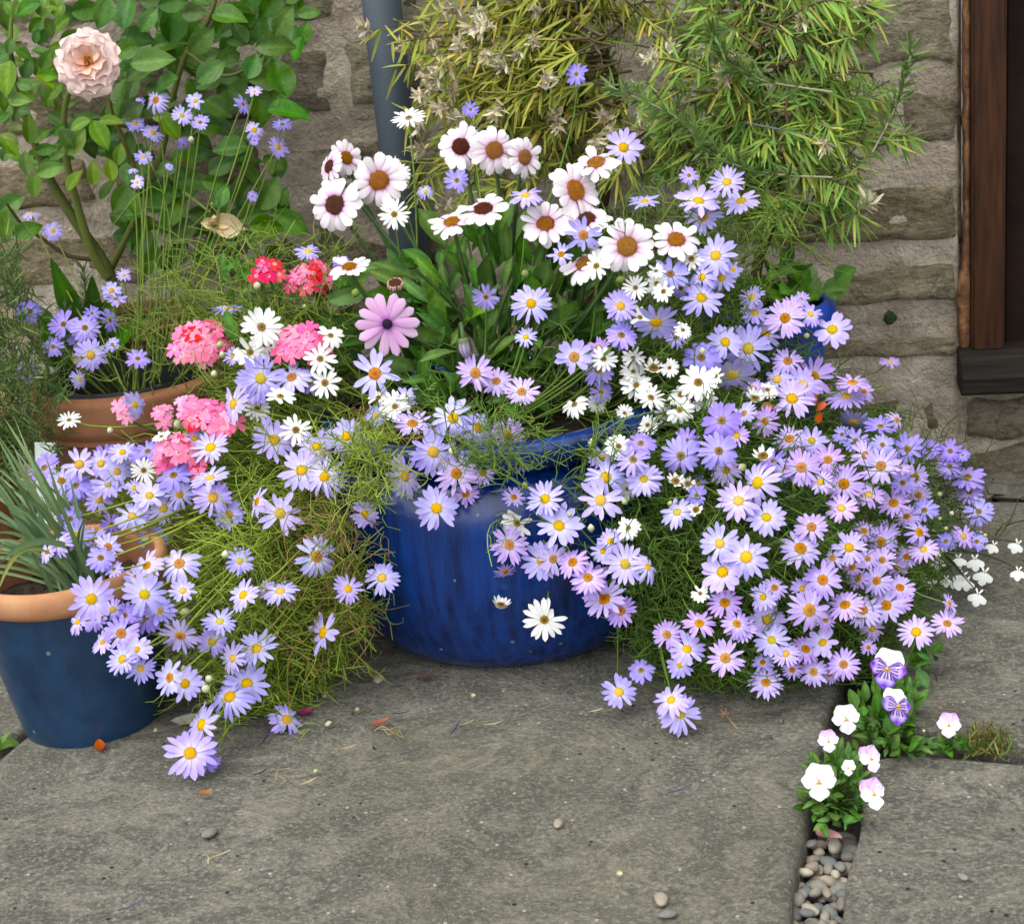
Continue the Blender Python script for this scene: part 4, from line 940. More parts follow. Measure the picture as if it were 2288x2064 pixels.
# ------------------------------------------------------------------ coral verbena
def floret(seed, col):
    r = random.Random(seed); v = []; f = []; c = []
    for k in range(5):
        a = 6.28318*k/5+r.uniform(-.1, .1); L = r.uniform(.9, 1.05); b = len(v); ns, nw = 5, 4; tilt = r.uniform(-.1, .15)
        for i in range(ns+1):
            for j in range(nw+1):
                t, s = i/ns, 2*j/nw-1
                wv = .62*(.18+.82*math.sin(math.pi*min(1, .02+t*.62)))*(1 if t < .8 else .93)
                x = .06+L*(.94*t)-(.2*(1-abs(s))**1.2*t**5)-.12*abs(s)**3*t**4; y = s*wv*.5; z = .12*t*tilt*4-.12*t*t+.05*abs(s)*t
                v.append((x*math.cos(a)-y*math.sin(a), x*math.sin(a)+y*math.cos(a), z)); q = lerp((.8, .45, .5), col, min(1, t*5)); q = tuple(w_*r.uniform(.95, 1.05) for w_ in q); c.append(q)
        for i in range(ns):
            for j in range(nw): a0 = b+i*(nw+1)+j; f.append((a0, a0+1, a0+nw+2, a0+nw+1))
    # tube
    b = len(v)
    for z, rr in ((0, .08), (-1.0, .06)):
        for k in range(5): v.append((rr*math.cos(k*1.2566), rr*math.sin(k*1.2566), z)); c.append((.35, .1, .12))
    for k in range(5): f.append((b+k, b+(k+1) % 5, b+5+(k+1) % 5, b+5+k))
    me = mesh('floret', v, f, True, c); me.materials.append(M['petal']); return me
CORAL = [floret(1, (.82, .17, .36)), floret(2, (.84, .24, .43)), floret(3, (.82, .13, .29))]; RED = [floret(4, (.62, .02, .045)), floret(5, (.7, .04, .1))]; PALE = [floret(6, (.72, .24, .42)), floret(7, (.75, .3, .5))]
VB = thing('verbena_plant', BP+Vector((-.09, .0, .2)), 'coral pink verbena with rounded flower heads left of the big blue pot', 'verbena')
tbv = TB()
def head(reg, x, y, rx, ry, n, sz, pal, code=''):
    px, py = Z(reg, x, y); p = place(px, py, .012); sc = REG[reg][2]*depth(p)/F
    nn = ((CAM-p).normalized()*.7+Vector((0, 0, .5))).normalized(); fr = frame(nn); RR = rx*sc; ar = ry/rx
    mw = Matrix.Translation(p-nn*RR*.35) @ fr
    o = ob('flower_head', ball_small, None, VB, mw @ Matrix.Scale(RR*.26, 4))
    iv = Matrix.Scale(1/(RR*.26), 4)
    n = max(4, int(n*.7))
    for k in range(n):
        t = math.sqrt((k+.4)/n)*.86; a = k*2.39996+U(-.25, .25)
        lx, ly = t*math.cos(a)*RR*U(.88, 1.12), t*math.sin(a)*RR*ar*U(.88, 1.12); lz = RR*.5*math.sqrt(max(0, 1-t*t))-RR*.1+U(-.001, .001)
        nl = Vector((lx*.5, ly*.5/ar, lz+RR*.55)).normalized()+rv(.12)
        s_ = sz*.68*sc*U(.88, 1.12)
        sub('floret', rnd.choice(pal if rnd.random() > .05 else RED), None, o, iv @ Matrix.Translation((lx, ly, lz)) @ frame(nl, Vector((0, 1, 0)), U(0, 6.3)) @ Matrix.Scale(s_, 4))
    root = VB.location; tbv.tube(bez(p-nn*RR*.4, p-nn*.03+Vector((0, 0, -.03)), root, 7), .0012, .0017, (.08, .14, .03), 5)
ball_small = ball('flower_head', (.07, .12, .03), (.2, .06, .05), 5, 8)
head('D', 1150, 405, 180, 160, 26, 108, CORAL)
head('D', 1735, 425, 165, 150, 22, 105, CORAL)
head('A', 1545, 1560, 100, 88, 10, 88, CORAL+RED)
head('A', 1790, 1590, 150, 120, 20, 92, CORAL+RED)
head('D', 1165, 830, 135, 120, 15, 105, CORAL)
head('D', 1290, 880, 120, 95, 12, 105, CORAL)
head('D', 1010, 1020, 115, 95, 9, 112, CORAL)
head('D', 950, 1110, 75, 60, 4, 100, CORAL)
head('D', 1130, 1150, 75, 85, 6, 95, CORAL)
head('D', 715, 810, 62, 80, 5, 85, PALE)
head('D', 940, 845, 62, 80, 5, 85, PALE+CORAL)
head('D', 1070, 770, 60, 55, 4, 80, PALE)
ob('stem', tbv.build('stem'), M['thread'], VB, None, 'stuff')
VLF = [leaf_mesh(.5, 1.1, .2, .2, .25, 10, 4, 11), leaf_mesh(.45, 1.2, .4, .2, .25, 10, 4, 12)]
for _ in range(46):
    x, y = samp(sv([(420,520),(700,560),(710,720),(600,800),(480,700),(440,620)])); p = place(x, y, U(.02, .06))
    put_leaf(VB, rnd.choice(VLF), p, rv(.7)+Vector((-.2, -.3, .2)), (CAM-p).normalized()+rv(.5), U(.018, .032))

# ------------------------------------------------------------------ rose bush
RB = thing('rose_bush', Vector((-.76, 1.63, .24)), 'rose bush with glossy green leaves and one pale pink bloom against the wall', 'rose bush')
def rleaf(w_, curl, fold, seed, mat):
    me = leaf_mesh(w_, .82, curl, fold, .035, 12, 6, seed, .85); me.materials.clear(); me.materials.append(mat); return me
RL = [rleaf(.62, .12, .12, i, M['rose_leaf']) if i % 2 else rleaf(.7, .28, .2, i, M['rose_leaf']) for i in range(5)]
RY = [rleaf(.6, .15, .18, 20+i, M['rose_leaf_young']) for i in range(4)]
def rose_leaf(reg, x, y, L, ang, Y, pal, tilt=.55):
    px, py = Z(reg, x, y); p = atY(px, py, Y); sc = REG[reg][2]*depth(p)/F
    d = imgdir(p, R(ang), U(-.25, .35)); p0 = p-d.normalized()*(L*sc*.5)
    nn = (CAM-p).normalized()*.95+Vector((0, 0, .35))+rv(.25)
    L *= 1.18; p0 = p-d.normalized()*(L*sc*.5)
    return put_leaf(RB, rnd.choice(pal), p0, d, nn, L*sc)
for it in "1005 130 205 80;965 250 175 20;1165 235 180 45;1320 90 180 0;1120 75 130 10;725 60 190 85;600 70 160 250;790 220 170 0;730 295 140 200;1325 250 150 60;1345 530 235 120;1620 440 235 110;1760 190 140 80;1790 75 120 10;1640 120 170 60;1460 380 140 70;1590 260 190 5;1220 410 180 40;800 410 160 200;1210 730 140 0;1670 640 210 0;1510 620 190 270;690 530 150 90;915 1130 220 10;1120 1060 160 80;1390 1110 170 100;1555 1120 180 60;1000 1220 175 70;1680 1290 200 330;1540 1310 170 0;810 1410 180 170;880 1510 160 250;1180 1460 165 60;1060 1330 180 40;1000 20 150 10;860 110 150 60;1440 180 150 100;1240 330 150 20;1130 540 150 300;950 480 150 200;1260 620 150 330;1400 800 170 200;1330 850 170 180;760 640 140 40;620 1090 130 60;1280 960 150 30;700 1150 150 240;500 60 150 10;380 80 140 0;250 30 120 80;30 90 150 270;160 40 130 200;730 1010 120 270;1240 1060 120 350;1290 1130 120 80;40 1300 180 260;160 1330 150 20;60 1180 150 40".split(';'):
    x, y, L, a = map(float, it.split()); rose_leaf('A', x, y, L, a, U(1.52, 1.64), RL)
for it in "880 350 225 10;440 820 160 60;580 780 160 300;460 720 120 200;645 700 120 0;170 750 140 90;995 745 140 310;540 1000 120 90;640 980 120 100;200 1060 140 90;430 1040 130 60;290 980 140 20;150 940 120 100;690 890 110 80;40 450 190 260;110 580 120 0;270 440 110 0;770 1170 130 280;950 680 120 0".split(';'):
    x, y, L, a = map(float, it.split()); rose_leaf('A', x, y, L, a, U(1.5, 1.58), RY)
for k in range(95):
    rose_leaf('A', U(-20, 400), U(0, 960), U(70, 125), U(0, 360), U(1.52, 1.66), RY if rnd.random() < .6 else RL)
for k in range(115):
    x, y = U(420, 1720), U(-30, 900)
    if x > 1500 and y > 700: continue
    rose_leaf('A', x, y, U(110, 165), U(0, 360), U(1.6, 1.68), RL)
for k in range(62): rose_leaf('A', U(640, 1680), U(900, 1560), U(95, 160), U(0, 360), U(1.58, 1.67), RL)
def cane(pts, r0, r1, col, Y0=1.6, Y1=1.58):
    P = [atY(*Z('A', x, y), Y0+(Y1-Y0)*i/(len(pts)-1)) for i, (x, y) in enumerate(pts)]
    tb = TB(); tb.tube(spline(P, 5), r0, r1, col, 8); ob('cane', tb.build('cane'), M['bark'], RB)
cane([(680,1720),(600,1520),(430,1270),(300,1060),(220,880),(120,600),(60,300)], .0075, .003, (.09, .11, .03), 1.63)
cane([(620,1600),(530,1450),(450,1200),(400,1000),(370,800),(390,560),(520,350)], .006, .0025, (.12, .15, .035), 1.62, 1.56)
cane([(560,1500),(400,1480),(230,1370),(120,1290),(40,1180)], .003, .0015, (.08, .06, .03), 1.64)
cane([(620,1600),(900,1000),(1000,560),(1080,300),(1150,200),(1215,100),(1260,-60)], .004, .002, (.11, .13, .03), 1.64, 1.6)
cane([(1080,300),(1300,440),(1500,330),(1700,60)], .002, .0015, (.1, .11, .03))
cane([(790,1000),(700,780),(640,620),(640,480)], .0025, .0018, (.13, .12, .03), 1.58, 1.54)
cane([(1060,1110),(1220,1230)], .002, .0015, (.12, .15, .04), 1.56, 1.53)
for k in range(40): rose_leaf('A', U(-60, 1650), U(-420, -20), U(100, 160), U(0, 360), U(1.56, 1.67), RL)
cane([(1260, -60), (1200, -250), (1240, -420)], .002, .001, (.11, .13, .03), 1.6, 1.62)
cane([(60, 300), (90, 0), (300, -400)], .003, .001, (.1, .13, .03), 1.58, 1.62)
# the bloom
p = atY(*Z('A', 510, 360), 1.47); RR = 222*.38652*depth(p)/F
nn = ((CAM-p).normalized()+Vector((.0, 0, .12))).normalized()
rec = ball('calyx', (.07, .13, .03), (.1, .17, .04), 5, 10); fr = Matrix.Translation(p-nn*RR*.42) @ frame(nn)
bl = ob('bloom', rec, None, RB, fr @ Matrix.Scale(RR*.35, 4)); bl['label'] = 'open pale pink rose with apricot heart'
iv = Matrix.Scale(1/(RR*.35), 4)
def rose_petal(seed, t0):
    r = random.Random(seed); ph = r.uniform(0, 6); pt = r.uniform(-.2, .2); open_ = .35+.75*t0
    oc = lerp((.78, .5, .42), (.82, .61, .575), min(1, t0*2.6)); ic = lerp((.78, .34, .08), (.8, .54, .46), min(1, t0*1.6))
    L = .4+.62*t0; W = .5+.62*t0; open_ = .6+.5*t0
    def pos(t, s):
        wv = W*(math.sin(math.pi*min(1, .1+t*.58)))*(1 if t < .78 else math.sqrt(max(.03, 1-((t-.78)/.24)**2)))
        tip = .12*max(0, 1-abs(s-pt)*2.2)*t**5
        rr = .05+L*math.sin(t*open_)*1.1/max(.5, open_)*.9; zz = .3+L*(.62-t0*.5)*t-(.3*t0)*t**3-.14*t0+.06*math.sin(t*7+ph)*t*t*t0
        cup = (.2*(1-t0*.8))*s*s*(1-.3*t)
        return (rr+tip-cup*.6, s*wv*.5, zz+cup*.6+.03*math.sin(s*5+ph)*t*t+.02*math.cos(t*9+ph)*s)
    return grid('petal', 9, 8, pos, lambda t, s: lerp(ic, oc, min(1, t*1.6)), M['petal'])
idx = 0
for ring, (n, t0) in enumerate([(5, .08), (5, .3), (6, .52), (6, .76), (7, 1.0)]):
    ms = [rose_petal(ring*10+k, t0) for k in range(3)]
    for k in range(n):
        sub('petal', ms[k % 3], None, bl, iv @ Matrix.Translation((0, 0, RR*.17)) @ Matrix.Scale(RR*.96, 4) @ Matrix.Rotation(6.28318*(k+.5*(ring % 2)+U(-.2, .2))/n, 4, 'Z') @ Matrix.Rotation(U(-.1, .1), 4, 'X') @ Matrix.Scale(U(.92, 1.06), 4))
tb = TB()
for k in range(34):
    a = U(0, 6.3); d = Vector((math.cos(a)*U(.02, .15), math.sin(a)*U(.02, .15), .38)); tb.tube([Vector((0, 0, .2)), d*.8, d+Vector((0, 0, .06))], .008, .014, jit((.75, .42, .04), .2), 4)
me = tb.build('stamen'); me.materials.append(M['disc']); sub('stamen', me, None, bl, iv @ Matrix.Translation((0, 0, RR*.17)) @ Matrix.Scale(RR, 4), 'stuff')
# spent bloom with one papery petal
p = atY(*Z('A', 1245, 1290), 1.5); sc = .38652*depth(p)/F
hp = ob('spent_bloom', ball('spent_bloom', (.2, .18, .06), (.3, .15, .06), 5, 9), None, RB, Matrix.Translation(p) @ frame((CAM-p).normalized()+Vector((-.3, 0, .1))) @ Matrix.Scale(52*sc, 4))
tan = grid('petal', 8, 5, lambda t, s: (t, s*.36*(math.sin(math.pi*(.12+.75*t))+.1)*(1-t**5*.97), .1*math.sin(t*4)+.12*s*s), lambda t, s: lerp((.36, .24, .1), (.62, .5, .3), t), M['petal'])
for ang, L in ((-10, 185), (8, 120), (178, 85), (262, 60), (100, 50), (215, 60)):
    d = imgdir(p, R(ang), .1); put_leaf(RB, tan, p, d, (CAM-p).normalized()+rv(.2), L*sc, 'dried_petal')

# ------------------------------------------------------------------ two narrow-leaved shrubs (rosemary-like)
def shrub(name, label, base, trunk, tips, pal, nleaf, seed, Yr, loose=1., dry=40):
    r = random.Random(seed); t = thing(name, base, label, 'shrub')
    tr = TB(); tr.tube(spline(trunk, 6), .006, .0035, (.06, .04, .022), 8); ob('trunk', tr.build('trunk'), M['bark'], t)
    st = TB(); lf = TB(); heads = []
    for (ax, ay, bx, by, n) in tips:
        for k in range(max(2, int(n*.8))):
            sx, sy = S(ax+r.gauss(0, 22), ay+r.gauss(0, 22)); ex, ey = S(bx+r.gauss(0, 52), by+r.gauss(0, 52))
            Ya, Yb = r.uniform(*Yr), r.uniform(*Yr)
            a, b = atY(sx, sy, Ya), atY(ex, ey, Yb); m_ = (a+b)/2+Vector((r.gauss(0, .02), r.gauss(0, .015), r.gauss(.012, .022)))
            pts = bez(a, m_, b, 10); colr = (.1, .08, .045) if r.random() < .85 else (.18, .17, .11)
            st.tube(pts, .0014, .0008, tuple(q*r.uniform(.8, 1.2) for q in colr), 4)
            for q in range(nleaf):
                u = r.uniform(.12, 1); i = min(8, int(u*9)); pp_ = pts[i].lerp(pts[i+1], u*9-i); tg = (pts[i+1]-pts[i]).normalized()
                side = Vector((r.gauss(0, 1), r.gauss(0, 1), r.gauss(0, .8))); side -= tg*side.dot(tg); side.normalize()
                d = tg*r.uniform(.1, .8)+side*r.uniform(.5, 1)+Vector((0, 0, -r.uniform(.1, .8)))*loose
                cidx = r.random(); c = pal[0] if cidx < .45 else pal[1] if cidx < .75 else pal[2] if cidx < .93 else pal[3]
                k_ = r.uniform(.7, 1.3); c = tuple(w_*k_ for w_ in c)
                lf.leaf(pp_, d, r.uniform(.018, .036), r.uniform(.0021, .0034), side+Vector((0, -.6, .6)), c, r.uniform(-.1, .3), 3)
            heads.append((b, (b-m_).normalized())); heads.append((pts[r.randrange(4, 9)], Vector((r.gauss(0, 1), -.5, r.gauss(0, 1))).normalized()))
    ob('twig', st.build('twig'), M['bark'], t, None, 'stuff'); ob('foliage', lf.build('foliage'), M['shrubleaf'], t, None, 'stuff')
    r.shuffle(heads)
    for b, d in heads[:dry]: ob('dried_flower_head', r.choice(DRY), None, t, Matrix.Translation(b+Vector((0, -.018, 0))) @ frame(d+Vector((0, -.2, .3)), None, r.uniform(0, 6)) @ Matrix.Scale(r.uniform(.017, .028), 4))
    return t
DRY = []
for i in range(4):
    tb = TB()
    for k in range(34):
        a = U(0, 6.3); e = U(-.2, 1.2); d = Vector((math.cos(a)*math.cos(e), math.sin(a)*math.cos(e), math.sin(e))); o_ = Vector((U(-.15, .15), U(-.15, .15), U(0, .6)))
        tb.leaf(o_, d, U(.3, .6), U(.1, .2), rv(1), jit(rnd.choice([(.56, .5, .34), (.64, .59, .43), (.44, .36, .25)]), .2), U(-.2, .4), 2)
    me = tb.build('dried_flower_head'); me.materials.append(M['shrubleaf']); DRY.append(me)
def PT(L, Y): return [atY(*S(x, y), Y) for x, y in L]
shrub('rosemary_bush', 'yellowing narrow-leaved shrub with papery tan seed heads beside the drainpipe', Vector((-.27, 1.6, 0)),
      [Vector((-.27, 1.6, .0)), Vector((-.26, 1.61, .16))]+PT([(1215, 230), (1190, 100), (1195, -60)], 1.63),
      [(1190, 60, 910, 60, 13), (1190, 80, 835, 130, 12), (1190, 120, 870, 190, 13), (1200, 170, 860, 270, 11), (1150, 200, 920, 230, 13), (1210, 160, 1030, 300, 12), (1150, 0, 830, 20, 10), (1200, 100, 1020, 130, 9), (1190, 20, 1060, 10, 7), (1210, 200, 1110, 260, 9), (1220, 230, 1200, 320, 6), (1000, 280, 870, 370, 7), (1100, 300, 1020, 380, 6), (1190, 20, 1290, 20, 5), (1190, 0, 1000, -130, 9), (1190, -20, 1180, -170, 8), (1150, -20, 870, -90, 8)],
      [(.29, .34, .05), (.42, .41, .07), (.2, .27, .04), (.55, .38, .075)], 42, 3, (1.5, 1.63), .8, 88)
shrub('rosemary_bush', 'greener narrow-leaved shrub rooted in the bright blue pot, leaning on the wall', KP+Vector((0, 0, .24)),
      [KP+Vector((.0, .0, .24))]+[atY(*S(x, y), Y) for x, y, Y in [(1490, 540, 1.5), (1525, 420, 1.52), (1530, 300, 1.57), (1500, 150, 1.6), (1490, -40, 1.6)]],
      [(1520, 300, 1400, 200, 12), (1500, 200, 1330, 130, 9), (1500, 100, 1400, 60, 11), (1510, 150, 1620, 130, 13), (1520, 250, 1660, 210, 13), (1520, 300, 1660, 300, 12), (1520, 330, 1600, 360, 9), (1510, 60, 1600, 30, 11), (1520, 300, 1500, 320, 9), (1500, 200, 1480, 220, 9), (1520, 380, 1400, 330, 8), (1400, 300, 1280, 250, 7), (1530, 280, 1720, 240, 5), (1640, 60, 1690, 30, 5), (1500, 80, 1300, 30, 7), (1530, 420, 1500, 430, 5), (1350, 220, 1260, 330, 5), (1560, 440, 1650, 380, 3), (1500, 20, 1420, -120, 9), (1500, 20, 1600, -110, 9)],
      [(.16, .31, .055), (.24, .36, .055), (.33, .38, .07), (.43, .37, .08)], 42, 5, (1.47, 1.62), .9, 26)
# long silvery side shoots
rs = [o for o in COL.objects if o.name.startswith('rosemary_bush')][-1]
for pts in ([(1640, 350), (1500, 340), (1400, 300), (1330, 230), (1200, 170)], [(1640, 182), (1500, 158), (1440, 120), (1400, 60)], [(1720, 300), (1770, 200), (1800, 90)], [(1560, 460), (1640, 430), (1660, 400)]):
    P = spline(PT(pts, 1.46 if pts[0][0] != 1560 else 1.56), 8); tb = TB(); tb.tube(P, .0011, .0008, (.27, .26, .18), 5); ob('shoot', tb.build('shoot'), M['bark'], rs)
    tb = TB()
    for i in range(4, len(P)-1):
        for k in range(7): tb.leaf(P[i], (P[i+1]-P[i]).normalized()*.6+rv(.6), U(.014, .024), .0028, rv(1)+Vector((0, -1, .5)), jit((.1, .17, .04), .25), U(-.1, .2))
    ob('shoot_leaves', tb.build('shoot_leaves'), M['shrubleaf'], rs, None, 'stuff')
# ------------------------------------------------------------------ leafy plant in the small blue pot
LPn = thing('strawberry_plant', KP+Vector((.02, 0, .24)), 'low plant of round green leaves in the bright blue pot', 'plant')
RO = [rleaf(.85, .15, .12, 40+i, M['green_leaf']) for i in range(3)]
for _ in range(44):
    x, y = samp(sv([(1450,560),(1520,525),(1600,530),(1655,550),(1640,585),(1560,600),(1460,600)])); p = atY(x, y, U(1.45, 1.53))
    put_leaf(LPn, rnd.choice(RO), p, rv(.6)+Vector((.1, -.4, .1)), (CAM-p).normalized()*.6+Vector((0, 0, .7))+rv(.3), U(.018, .032))
tb = TB()
for _ in range(14): p = KP+Vector((U(-.03, .04), U(-.03, .03), .245)); tb.tube([p, p+Vector((U(-.02, .03), -.01, .02))], .001, .0008, (.1, .13, .04), 4)
ob('stem', tb.build('stem'), M['thread'], LPn, None, 'stuff')

# ------------------------------------------------------------------ blades in the left pot
IR = thing('grassy_plant', LP+Vector((0, 0, .118)), 'tuft of long grey-green blades growing in the terracotta-rimmed pot', 'plant')
def blade(base, tip, w_, sag, col):
    d = tip-base; x = d.cross((CAM-base)).normalized(); ns = 10; v = []; f = []; c = []
    for i in range(ns+1):
        t = i/ns; q = base+d*t+Vector((0, 0, sag*math.sin(math.pi*t))); wv = w_*(1-.1*t) if t < .6 else w_*max(.04, .94*(1-((t-.6)/.4)**1.6))
        n_ = (CAM-q).normalized()
        for j in (-1, 0, 1): v.append(q+x*(j*wv*.5)-n_*(.25*wv*abs(j))*-1); c.append(tuple(k*(1.12 if j == 0 else 1) for k in col))
    for i in range(ns): a = 3*i; f += [(a, a+1, a+4, a+3), (a+1, a+2, a+5, a+4)]
    me = mesh('blade', v, f, True, c); return ob('blade', me, M['blade'], IR)
for k in range(64):
    a = rnd.random(); tipx, tipy = [(0, 850), (20, 800), (60, 870), (-60, 930), (-40, 1010), (-80, 1060), (30, 940), (110, 900), (-30, 890), (50, 1000), (0, 1040), (90, 960), (140, 950)][k % 13]
    b = LP+Vector((U(-.01, .03), U(-.02, .03), .118)); tip = atY(*S(tipx+U(-35, 35), tipy+45+U(-35, 35)), U(1.08, 1.2))
    blade(b, tip, U(.0022, .0042), U(.0, .022), jit(rnd.choice([(.1, .17, .07), (.075, .14, .055), (.13, .21, .08)]), .15))
blade(atY(*S(100, 1090), 1.08), atY(*S(-10, 1180), 1.02), .004, .02, (.2, .26, .06))
blade(atY(*S(130, 1075), 1.1), atY(*S(0, 1108), 1.03), .006, .01, (.1, .18, .07))
for _ in range(8): put_leaf(IR, rnd.choice(GL), LP+Vector((U(-.01, .05), U(-.06, -.03), .122)), rv(.6)+Vector((0, -.3, .3)), Vector((0, -.4, 1)), U(.012, .02))
# ------------------------------------------------------------------ fine foliage in the clay pot at the far left
TH = thing('feathery_plant', OP+Vector((0, 0, .165)), 'feathery fine-leaved green plant spilling from the orange clay pot', 'plant')
tb = TB()
for _ in range(420):
    x, y = samp(sv([(-60,520),(40,500),(60,640),(120,760),(130,880),(60,930),(-60,940)])); p = atY(x, y, U(1.3, 1.45)); d = rv(.4)+Vector((0, -.1, .7)); L = U(.02, .05)
    pts = [p, p+d.normalized()*L*.5+rv(.004), p+d.normalized()*L]; tb.tube(pts, .0008, .0005, jit((.1, .14, .04)), 3)
    for k in range(8): tb.leaf(pts[0].lerp(pts[2], U(.1, 1)), d+rv(1.), U(.008, .02), .0016, rv(1)+Vector((0, -.6, .4)), jit(rnd.choice([(.07, .14, .03), (.11, .17, .03), (.05, .1, .025)]), .25), U(-.2, .3), 2)
ob('foliage', tb.build('foliage'), M['thread'], TH, None, 'stuff')
SB = thing('strap_leaved_plant', Vector((-.86, 1.56, 0)), 'upright plant with wavy strap leaves beside a feathery shoot against the wall', 'plant')
ST = [leaf_mesh(.22, .9, .12, .2, .06, 14, 4, 31), leaf_mesh(.26, .8, .3, .2, .06, 14, 4, 32)]
for m_ in ST: m_.materials.clear(); m_.materials.append(M['rose_leaf'])
for bx, by, tx, ty, W in [(170,680,105,520,0), (150,690,60,600,1), (175,700,190,560,0), (140,740,85,640,1), (165,690,150,600,0), (190,690,215,590,1), (120,720,70,690,1), (160,700,120,640,0), (200,700,250,640,1)]:
    a, b = atY(*S(bx, by), 1.57), atY(*S(tx, ty), 1.52); put_leaf(SB, ST[W], a, b-a, (CAM-a).normalized()+rv(.2), (b-a).length)
tb = TB()
for x0_, y0_, x1_, y1_ in ((160, 700, 165, 530), (175, 700, 178, 590), (140, 700, 130, 610)):
    P = spline(PT([(x0_, y0_), ((x0_+x1_)/2+6, (y0_+y1_)/2), (x1_, y1_)], 1.54), 12); tb.tube(P, .0014, .0008, (.12, .17, .06), 4)
    for q in P[3:]:
        for k in range(5): tb.leaf(q, rv(.6)+Vector((0, -.2, .6)), U(.01, .018), .0018, rv(1), jit((.1, .17, .06), .2), .1, 2)
ob('feathery_shoot', tb.build('feathery_shoot'), M['thread'], SB, None, 'stuff')
# white plant label
p = ground(*S(87, 905), .15); lb = thing('plant_label', atY(*S(90, 915), 1.33), 'blank white plastic plant label stuck among the foliage', 'label')
ob('label_stake', box_mesh('label_stake', -.011, .011, -.0006, .0006, -.06, .022, .0004, 1), M['white_plastic'], lb, Matrix.Translation(lb.location) @ Matrix.Rotation(.06, 4, 'Y') @ Matrix.Rotation(-.2, 4, 'X'))

# ------------------------------------------------------------------ violas in the paving joints
def viola_petal(kind, up):
    W_, L_ = {'top': (1.0, .95), 'side': (.82, .85), 'low': (1.05, .9)}[up]
    r = random.Random(len(kind)*7+len(up))
    def cf(t, s):
        wh, pu, dk, pk = tuple(q*(1-.06*(math.cos(s*14)+1)*(1-t)) for q in (.66, .65, .69)), (.2, .09, .55), (.05, .012, .16), (.58, .36, .68)
        if kind == 'white': q = wh
        elif kind == 'purple':
            if up == 'top': q = lerp((.6, .55, .78), (.82, .82, .84), min(1, t*1.6))
            else: q = lerp((.62, .52, .82), pu, min(1, max(0, (max(t, abs(s)*.8)-.35)/.4)))
            if up != 'top' and (.06 < t < (.42 if up == 'low' else .5)) and abs(math.sin(s*8)) > .6: q = lerp(q, dk, .85)
        elif kind == 'lilac':
            q = lerp((.7, .56, .78), (.52, .3, .66), t) if up == 'top' else lerp((.82, .8, .85), (.66, .55, .84), t*t)
        else: q = (.06, .008, .1)
        if up == 'low' and t < .1: q = (.75, .4, .02)
        if kind in ('white', 'lilac') and up == 'side' and t < .05: q = (.7, .5, .2)
        return q
    def pos(t, s):
        t = 1-(1-t)**1.5; wv = W_*.98*(((t/.56)**.62) if t < .56 else math.sqrt(max(0, 1-((t-.56)/.44)**2)))
        return (.0+L_*t*(1-.05*math.cos(s*6)*t*t), s*wv*.5, .1*t-.16*t*t+.05*s*s+.03*math.sin(s*6+t*5)*t)
    return grid('petal', 16, 24, pos, cf, M['petal'])
VP = {k: {u: viola_petal(k, u) for u in ('top', 'side', 'low')} for k in ('white', 'purple', 'lilac', 'dark')}
eye = ball('flower_eye', (.7, .4, .02), (.75, .45, .03), 4, 8); spur = ball('flower_base', (.1, .18, .03), (.12, .2, .04), 5, 8)
def viola(plant, x, y, d, kind, code='', hgt=.02):
    px, py = Z('I', x, y); g_ = ground(px, py, hgt)
    p = g_; rad = .52*d*REG['I'][2]*depth(p)/F; tc = (CAM-p).normalized(); n = (tc+Vector((0, 0, .05))+rv(.07)+(RGT*.5 if 'r' in code else Vector())-(RGT*.4 if 'l' in code else Vector())).normalized()
    y_ = (UPV-n*UPV.dot(n)).normalized(); x_ = y_.cross(n); mw = Matrix.Translation(p) @ Matrix((x_, y_, n)).transposed().to_4x4() @ Matrix.Rotation(U(-.2, .2), 4, 'Z')
    o = ob('flower', spur, None, plant, mw @ Matrix.Translation((0, 0, -rad*.2)) @ Matrix.Scale(rad*.16, 4)); iv = Matrix.Scale(1/(rad*.16), 4) @ Matrix.Translation((0, 0, rad*.2)) @ Matrix.Scale(rad, 4)
    for u, ang, z in (('top', 62, -.06), ('top', 118, -.09), ('side', 8, 0), ('side', 172, .01), ('low', 270, .04)):
        sub('petal', VP[kind][u], None, o, iv @ Matrix.Translation((0, -.05, z)) @ Matrix.Rotation(R(ang+U(-6, 6)), 4, 'Z') @ Matrix.Rotation(U(-.12, .12), 4, 'Y'))
    sub('flower_eye', eye, None, o, iv @ Matrix.Translation((0, -.06, .03)) @ Matrix.Scale(.16, 4))
    tb = TB(); rt = plant.location; tb.tube(bez(p-n*rad*.1, p-n*.012+Vector((0, .004, -.004)), rt+Vector((U(-.01, .01), U(-.008, .008), -.005)), 6), .0009, .0011, (.09, .17, .03), 5); ob('stem', tb.build('stem'), M['thread'], plant)
VLV = [leaf_mesh(.48, 1.1, .2, .15, .16, 10, 4, 51), leaf_mesh(.36, 1.2, .35, .2, .16, 10, 4, 52), leaf_mesh(.6, 1., .1, .1, .1, 10, 4, 53)]
for m_ in VLV: m_.materials.clear(); m_.materials.append(M['viola_leaf'])
def vplant(label, cx, cy, polys, n, Ls=(.012, .026)):
    t = thing('viola_plant', ground(*Z('I', cx, cy), -.02), label, 'viola'); tb = TB()
    for _ in range(n):
        x, y = samp(polys); p = ground(*Z('I', x, y), U(.0, .016)); q = t.location+Vector((U(-.008, .008), U(-.006, .006), 0))
        put_leaf(t, rnd.choice(VLV), p, (p-q)*20+rv(.5)+Vector((0, 0, .2)), Vector((0, -.5, .8))+rv(.35), U(*Ls)); tb.tube(bez(q, (p+q)/2+Vector((0, 0, .008)), p, 4), .0008, .0006, (.08, .16, .03), 3)
    ob('leaf_stalk', tb.build('leaf_stalk'), M['thread'], t, None, 'stuff'); return t
